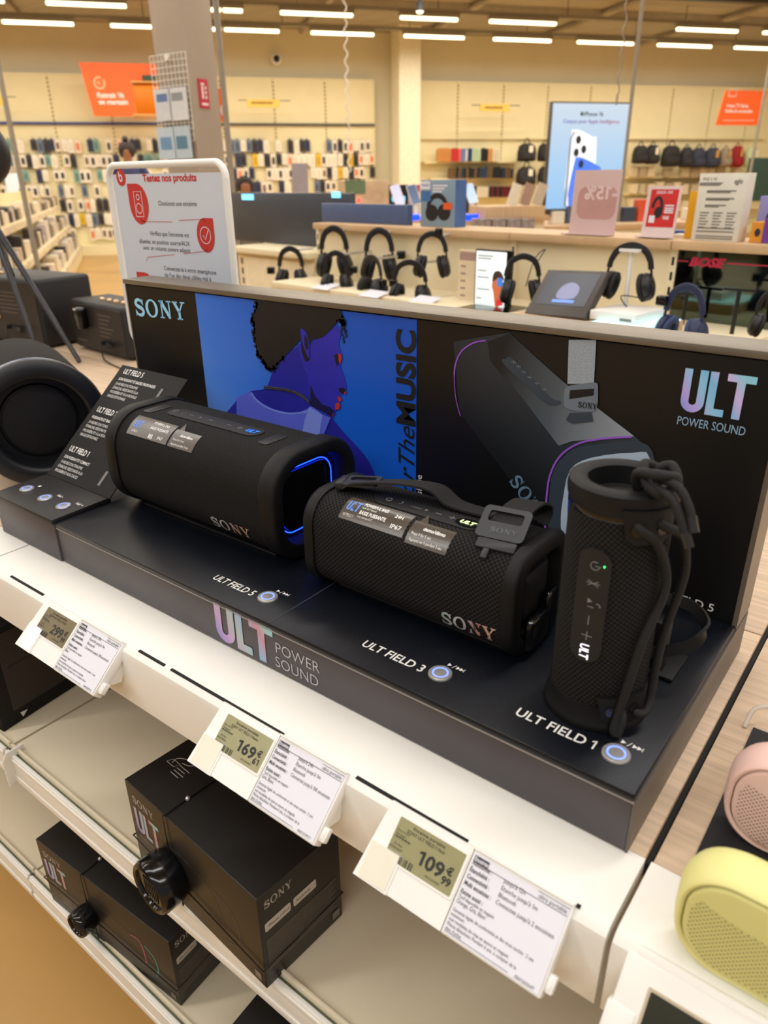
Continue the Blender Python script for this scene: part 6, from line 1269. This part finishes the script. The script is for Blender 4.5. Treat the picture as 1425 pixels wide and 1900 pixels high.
obj('pictured_headphones', g, INKBLK, t); g = G(); g.box((w_*.68, h_*.38, .0008), (w_*.93, h_*.52, .0012), T=T); obj('printed_offer', g, mat('box_orange', (226, 90, 30), .5), t)
g = G(); g.box((0, ZC+.001, 0), (.0005, zt2-.001, .0685), T=frame(cl(u1, .17, 0), CU, (0, 0, 1))); obj('side_print', g, mat('box_side_blue', (70, 104, 160), .45, noise=(8, .25)), t)
u0, u1, zt2 = cbox((1065, 316), (1152, 318), .06, .1); t = thing('counter_sign', 'large pale mauve acrylic sign seen from behind, reading minus 15 percent mirrored', 'sign', cl((u0+u1)/2, .06, ZC))
MAUVE = mat('mauve_acrylic', (214, 186, 182), .3, noise=(4, .05)); h_ = zt2-ZC; w_ = u1-u0; T = front(u0, ZC, .06) @ M.Rotation(radians(-3), 4, 'X'); g = G(); g.box((0, .0005, -.004), (w_, h_, 0), T=T); g.box((0, .0005, 0), (w_, .004, .05), T=T); s_ = obj('acrylic', g, MAUVE, t)
g = G(); g.prism(rr(w_*.84, h_*.50, .03, 6, w_*.54, h_*.50), 0, .0006, T=T); o = obj('printed_patch', g, mat('rose_grey_print', (190, 146, 140), .5), s_)
g = G(); g.text('-15%', .058, T @ M.Translation((w_*.97, h_*.56, .0012)) @ M.Scale(-1, 4, (1, 0, 0)), bold=.03, width=w_*.70); obj('mirrored_text', g, mat('pale_rose_print', (226, 200, 196), .5), o)
u0, u1, zt2 = cbox((1202, 345), (1262, 348), .05, .1); t = thing('counter_sign', 'red advertising sign with black headphones in a clear holder on the counter', 'sign', cl((u0+u1)/2, .05, ZC)); w_, h_ = u1-u0, zt2-ZC; T = front(u0, ZC, .05) @ M.Rotation(radians(-6), 4, 'X')
g = G(); g.box((-.004, .0005, -.004), (w_, h_, 0), T=T); g.box((-.004, .0005, 0), (w_, .004, .04), T=T); s_ = obj('holder', g, mat('frosted_acrylic', (226, 208, 204), .25), t); g = G(); g.box((w_*.07, h_*.22, .0002), (w_*.93, h_*.94, .0008), T=T); o = obj('red_sheet', g, mat('sign_scarlet', (204, 36, 34), .45), s_)
g = G(); ribbon(g, [(w_*.34+w_*.14*cos(a), h_*.58+h_*.20*sin(a)) for a in [radians(-20+200*i/14) for i in range(15)]], .010, 0, T @ M.Translation((0, 0, .001))); g.poly([(w_*(.40+.13*cos(a)), h_*(.50+.11*sin(a))) for a in [2*pi*i/20 for i in range(20)]], 0, T @ M.Translation((0, 0, .0012))); obj('pictured_headphones', g, INKBLK, o)
g = G(); g.box((w_*.14, h_*.30, .001), (w_*.32, h_*.44, .0014), T=T); g.text('JUSQU\'À -150€', .011, T @ M.Translation((w_*.25, h_*.86, .001)), bold=.02, width=w_*.5)
for y in (.62, .57, .53, .49): g.box((w_*.58, h_*y, .001), (w_*.86, h_*y+.004, .0014), T=T)
g.text('150€', .014, T @ M.Translation((w_*.56, h_*.37, .001)), bold=.04, width=w_*.2); obj('printed_text', g, PAPER, o)
u0, u1, zt2 = cbox((1300, 322), (1388, 328), .04, .1); t = thing('lamp_box', 'tall grey white box with rows of small grey print, right of the red sign', 'box', cl((u0+u1)/2, .08, ZC)); w_, h_ = u1-u0, zt2-ZC
g = G(); g.box((u0, ZC+.0005, -.10), (u1, zt2, -.04), T=TC, bev=.001); obj('carton', g, mat('grey_white_carton', (222, 218, 204), .5), t, 30); T = front(u0, ZC, .0395)
g = G(); g.text('muz s nc', .017, T @ M.Translation((w_*.06, h_*.90, .0006)), width=w_*.32, shear=.3); g.text('eglo', .020, T @ M.Translation((w_*.74, h_*.85, .0006)), bold=.02, width=w_*.17, shear=.2)
for y, k in ((.74, .62), (.72, .5), (.63, .6), (.61, .5), (.53, .45), (.51, .3)): g.box((w_*.20, h_*y, .0003), (w_*(.20+k), h_*y+.003, .0008), T=T)
for r in range(2):
    for c in range(3):
        for k in range(3): x = w_*(.12+.29*c); y = h_*(.42-.13*r)-k*.008; g.box((x, y, .0003), (x+w_*(.20-.03*k), y+.0028, .0008), T=T)
for y in (.19, .14, .07, .035): g.box((w_*.10, h_*y, .0003), (w_*.90, h_*y+.003, .0008), T=T)
obj('printed_text', g, mat('warm_grey_print', (120, 116, 106), .5), t); g = G(); g.prism([(0, 0), (w_*.42, 0), (w_*.50, h_*.045), (0, h_*.045)], .0003, .0008, T=T @ M.Translation((w_*.02, h_*.825, 0))); obj('printed_band', g, mat('mid_grey_print', (128, 126, 120), .5), t)
u0, u1, zt2 = cbox((1281, 355), (1297, 356), .10, .1); g = G(); g.box((u0, ZC+.0005, -.20), (u1, zt2, -.10), T=TC); obj('yellow_box', g, mat('amber_yellow_carton', (228, 168, 20), .5), label='narrow yellow box standing left of the tall grey white box', cat='box')
for a, b, dz, col, lab in (((1412, 364), (1470, 366), .16, (150, 150, 210), 'lavender box with a dark round picture at the right edge'), ((1396, 412), (1420, 414), .06, (226, 150, 40), 'orange box in front of the lavender one at the right edge'), ((1420, 405), (1460, 407), .05, (110, 60, 150), 'purple box at the right edge of the counter top')):
    u0, u1, zt2 = cbox(a, b, dz, .1); t = thing('product_box', lab, 'box', cl((u0+u1)/2, dz+.04, ZC)); g = G(); g.box((u0, ZC+.0005, -dz-.08), (u1, zt2, -dz), T=TC, bev=.001); obj('carton', g, mat('carton_'+lab.split()[0], col, .5), t)
    T = front(u0, ZC, dz-.0005); g = G(); h_ = zt2-ZC; g.poly([(h_*.35+h_*.14*cos(a_), h_*.5+h_*.2*sin(a_)) for a_ in [2*pi*i/18 for i in range(18)]], 0, T @ M.Translation((0, 0, .0004))); obj('printed_picture', g, mat('dark_print', (40, 40, 60), .5), t)
for (x, y, w_, hh), col, lab in (((1262, 436, .12, .012), (40, 80, 160), 'blue folder lying on the counter behind the red sign'), ((1275, 441, .10, .008), (240, 236, 226), 'white folded paper on the counter beside the red sign')):
    p = at(x, y, 2, ZC); u_ = cu_(p); of = (p-P0).dot(CN); g = G(); g.box((u_-w_/2, ZC+.0005, -of-.05), (u_+w_/2, ZC+.0005+hh, -of+.0), T=TC); obj('folder', g, mat(lab.split()[0]+'_folder', col, .5), label=lab, cat='folder')
# ---------------------------------------------------------------- phone tables behind the counter
TABLE = mat('cream_table', (236, 222, 188), .5)
def table(lab, x0, x1, y, d, dep):
    a, b = wp(x0, y, d), wp(x1, y, d); T = frame(V((a.x, a.y, 0)), UW, (0, 0, 1)); w_ = uof(b)-uof(a); t = thing('display_table', lab, 'display table', (a+b)/2*V((1, 1, 0)).x if False else V(((a.x+b.x)/2, (a.y+b.y)/2, -ST)))
    g = G(); g.box((0, a.z-.04, -dep), (w_, a.z, 0), T=T, bev=.004); obj('table_top', g, WOOD2, t, 30); g = G(); g.box((.03, -ST+.001, -dep+.03), (w_-.03, a.z-.041, -.03), T=T); obj('table_body', g, TABLE, t); return a.z
zA = table('oak topped phone table behind the headphone counter', 690, 1020, 408, 5.6, .9)
zB = table('oak topped phone table below the tall lit screen', 1010, 1330, 420, 5.9, .9)
def wthing(name, lab, cat, a, b, d, dep, m, bev=.003):
    g = G(); wbox(g, a, b, d, dep, bev=bev); return obj(name, g, m, label=lab, cat=cat)
def foot(px, d): return None
def onA_(px0, px1, ytop, d, dep, z, m, name, lab, cat):
    a, b = wp(px0, ytop, d), wp(px1, ytop, d); T = frame(V((a.x, a.y, 0)), UW, (0, 0, 1)); g = G(); g.box((0, z+.0005, -dep), (uof(b)-uof(a), a.z, 0), T=T, bev=.002); o = obj(name, g, m, label=lab, cat=cat); return T, uof(b)-uof(a), a.z, o
T, w_, zt_, o = onA_(719, 757, 343, 5.9, .05, zA, mat('black_header', (22, 24, 28), .3), 'header_board', 'black header panel with a small lit cyan name on the phone table', 'display panel')
g = G()
for i in range(7): ribbon(g, [(w_*.26+i*w_*.09+w_*.04*cos(a), zt_-.10+.018*sin(a)) for a in [2*pi*k/8 for k in range(9)]], .006, 0, T @ M.Translation((0, 0, .004)))
obj('lit_name', g, CYAN, o)
T, w_, zt_, o = onA_(758, 779, 343, 5.88, .05, zA, mat('pale_lilac_card', (206, 190, 196), .5), 'header_card', 'pale lilac card with a pink top beside the black header panel', 'display panel')
g = G(); g.box((0, zt_-.05, .001), (w_, zt_-.002, .004), T=T); obj('pink_band', g, mat('dusty_pink', (170, 80, 116), .5), o)
onA_(860, 885, 345, 6.0, .05, zA, mat('charcoal_header', (44, 44, 50), .4), 'header_board', 'charcoal header panel right of the blue grey headphone box', 'display panel')
LEDBLUE = mat('blue_led_bar', (10, 60, 255), .4, emit=(10, 60, 255, 2.2))
for x0, x1, lab in ((760, 780, 'glowing blue bar left of the headphone box on the phone table'), (862, 888, 'glowing blue bar right of the headphone box on the phone table')):
    a, b = wp(x0, 398, 5.5), wp(x1, 409, 5.5); g = G(); T = frame(V((a.x, a.y, 0)), UW, (0, 0, 1)); g.box((0, b.z, -.04), (uof(b)-uof(a), a.z, 0), T=T, bev=.01); g.box((.01, b.z-.12, -.03), (uof(b)-uof(a)-.01, b.z, -.005), 1, T); obj('light_bar', g, [LEDBLUE, WOOD2], label=lab, cat='light bar')
def phone_stand(x, y, d, z, lab, col):
    p = wp(x, y, d); t = thing('phone_display', lab, 'phone', (p.x, p.y, z)); T = frame(V((p.x, p.y, z)), UW, (0, 0, 1)); g = G(); g.box((-.05, .001, -.05), (.05, .02, .05), T=T, bev=.004); g.box((-.015, .02, -.015), (.015, .12, .015), T=T); obj('stand', g, LABW, t, 30)
    Tp = T @ M.Translation((0, .11, .02)) @ M.Rotation(radians(-25), 4, 'X') @ M.Rotation(radians(12), 4, 'Z'); g = G(); g.prism(rr(.078, .155, .01, 4, 0, .06), -.008, 0, T=Tp); obj('phone', g, LABW, t, 30); g = G(); g.prism(rr(.070, .146, .008, 4, 0, .06), 0, .001, T=Tp); obj('screen', g, mat('phone_screen_'+str(col[0]), col, .2, emit=col+(.5,)), t)
phone_stand(876, 395, 5.75, zA, 'white phone on a white stand right of the headphone box', (170, 196, 226)); phone_stand(771, 395, 5.75, zA, 'white phone on a white stand left of the headphone box', (70, 90, 120)); phone_stand(741, 395, 5.7, zA, 'pale phone leaning in front of the black header panel', (190, 190, 214))
T, w_, zt_, o = onA_(903, 1012, 384, 5.35, .35, zA, WOOD2, 'riser', 'pale oak riser with leaning phones behind the counter', 'riser')
for i, x in enumerate((948, 972, 995)): p = wp(x, 384, 5.5); g = G(); g.box((-.04, 0, -.006), (.04, .155, .006), T=frame(V((p.x, p.y, zt_+.001)), UW, (0, 0, 1)) @ M.Rotation(radians(-18), 4, 'Z')); obj('leaning_phone', g, mat('phone_back_%d' % i, ((228, 218, 196), (170, 140, 120), (200, 186, 160))[i], .4), label=('cream', 'brown', 'beige')[i]+' phone leaning on the pale oak riser', cat='phone')
for i, x in enumerate((886, 914, 942, 968)): 
    a = wp(x, 406, 5.2); g = G(); T = frame(V((a.x, a.y, 0)), UW, (0, 0, 1)); g.box((0, a.z-.14, -.12), (.105, a.z, 0), T=T, bev=.004); obj('storage_box', g, mat('clear_grey_drawer', (150, 140, 136), .2, noise=(24, .35)), label=('first', 'second', 'third', 'fourth')[i]+' clear grey storage box from the left under the oak riser', cat='box')
    if a.z > ZC: pass
T, w_, zt_, o = onA_(640, 722, 336, 5.9, .25, zA, mat('beige_display_box', (216, 188, 152), .6, noise=(9, .2)), 'display_box', 'beige picture box with red lights behind the blue header', 'display box')
g = G(); g.box((-.0, zt_-.09, .001), (w_*.45, zt_+.004, .006), T=T); obj('green_label', g, mat('sage_green_label', (106, 132, 96), .5), o)
for x in (650, 666): g = G(); p = wp(x, 372, 5.85); g.lathe([(.014, 0), (.010, .01), (0, .013)], T=frame(p, UW, (0, 0, 1)), seg=12); obj('red_light', g, mat('lit_red_lamp', (255, 60, 60), .4, emit=(255, 50, 50, 3)), o)
g = G(); p, q = wp(532, 358, 7.0), wp(560, 303, 7.0); T = frame(V((p.x, p.y, 0)), UW, (0, 0, 1)); g.prism([(0, -.75), (.16, -.75), (.20, q.z), (.06, q.z)], -.02, 0, T=T); obj('lavender_board', g, mat('lavender_grey_board', (160, 152, 160), .5), label='leaning lavender grey board behind the slate panel', cat='display panel')
for i, x in enumerate((1030, 1056, 1160, 1185, 1275)):
    p = wp(x, 420, 6.2); g = G(); T = frame(V((p.x, p.y, zB+.001)), UW, (0, 0, 1)); g.box((-.05, 0, -.05), (.06, (.10, .14, .12, .18, .10)[i], .05), T=T, bev=.004); obj('phone_box', g, mat('table_box_%d' % i, ((232, 224, 206), (90, 100, 120), (60, 70, 86), (228, 90, 60), (234, 226, 210))[i], .4), label=('cream box at the left end of the table below the lit screen', 'blue grey box under the left part of the lit screen', 'dark blue box between the mauve and red signs', 'orange red box between the mauve and red signs', 'cream box right of the red sign, behind the counter')[i], cat='box')
# ---------------------------------------------------------------- tall hanging screen
t = thing('hanging_screen', 'tall lit portrait screen with a phone picture, hung from the ceiling', 'screen', wp(1095, 390, 6.2)); p0, p1 = wp(1012, 388, 6.2), wp(1170, 193, 6.2); T = frame(p0, UW, (0, 0, 1)); w_, h_ = uof(p1)-uof(p0), p1.z-p0.z
yw = M.Translation((0, 0, 0)); g = G(); g.box((-.012, -.07, -.05), (w_+.012, h_+.012, -.001), T=T, bev=.004); obj('casing', g, mat('dark_bronze_casing', (70, 60, 50), .4), t, 30)
g = G(); g.box((0, 0, -.001), (w_, h_, .001), T=T); sc = obj('lit_picture', g, gradmat('screen_sky_blue', [(0, (158, 206, 250)), (.45, (180, 216, 248)), (1, (216, 229, 242))], axis=2, emit=.95), t)
def scr(nm, pts, col, l): g = G(); g.poly([(w_*a, h_*b) for a, b in pts], 0, T @ M.Translation((0, 0, .0012+l*.0006))); return obj(nm, g, mat('screen_'+nm+str(col[0]), col, .4, emit=col+(.85,)), sc)
scr('pictured_phone', Sm([(.26, -.0+.02), (.26, .70), (.30, .75), (.36, .755), (.55, .69), (.60, .64), (.60, .02)], 3), (222, 230, 238), 0); scr('pictured_phone_edge', [(.24, .02), (.25, .68), (.29, .74), (.31, .735), (.27, .68), (.27, .02)], (110, 110, 112), 1)
for cx, cy in ((.36, .665), (.345, .545), (.44, .575)): scr('pictured_lens', [(cx+.034*cos(a), cy+.028*sin(a)*w_/h_*1.6) for a in [2*pi*i/16 for i in range(16)]], (34, 34, 40), 2)
scr('pictured_second_phone', Sm([(.30, .02), (.33, .45), (.37, .50), (.45, .49), (.62, .43), (.70, .36), (.70, .02)], 3), (70, 116, 224), 3); scr('pictured_lens', [(.42+.034*cos(a), .435+.04*sin(a)) for a in [2*pi*i/16 for i in range(16)]], (30, 40, 74), 4)
g = G(); g.text('iPhone 16', .046, T @ M.Translation((w_*.40, h_*.885, .002)), bold=.02, width=w_*.25); g.poly([(w_*.375+.014*cos(a), h_*.905+.016*sin(a)) for a in [2*pi*i/12 for i in range(12)]], 0, T @ M.Translation((0, 0, .002))); obj('pictured_name', g, mat('screen_name_dark', (40, 60, 60), .5), sc)
g = G(); g.text('Conçue pour Apple Intelligence.', .040, T @ M.Translation((w_*.14, h_*.82, .002)), bold=.015, width=w_*.74); obj('pictured_line', g, gradmat('screen_line_colours', [(0, (40, 120, 220)), (.5, (170, 80, 190)), (1, (230, 90, 90))], axis=0, emit=.6), sc)
pt = wp(1144, 190, 6.2); g = G(); g.cyl(pt-V((0, 0, .02)), pt+V((0, 0, .06)), .008); n_ = 60; g.tube([pt+V((0, 0, .05))+V((0, 0, (CEIL-pt.z-.05)*i/n_))+UW*(.016*sin(i*1.25)) for i in range(n_+1)], .006, seg=6); obj('chain', g, RAIL, t)
pt = wp(650, 375, 9); g = G(); n_ = 90; z0 = wp(650, 320, 9).z; g.tube([V((pt.x, pt.y, z0+(CEIL-z0)*i/n_))+UW*(.02*sin(i*1.25)) for i in range(n_+1)], .008, seg=6); obj('chain', g, WHITE_METAL, label='thin pale chain hanging from the ceiling left of the white pillar', cat='chain')
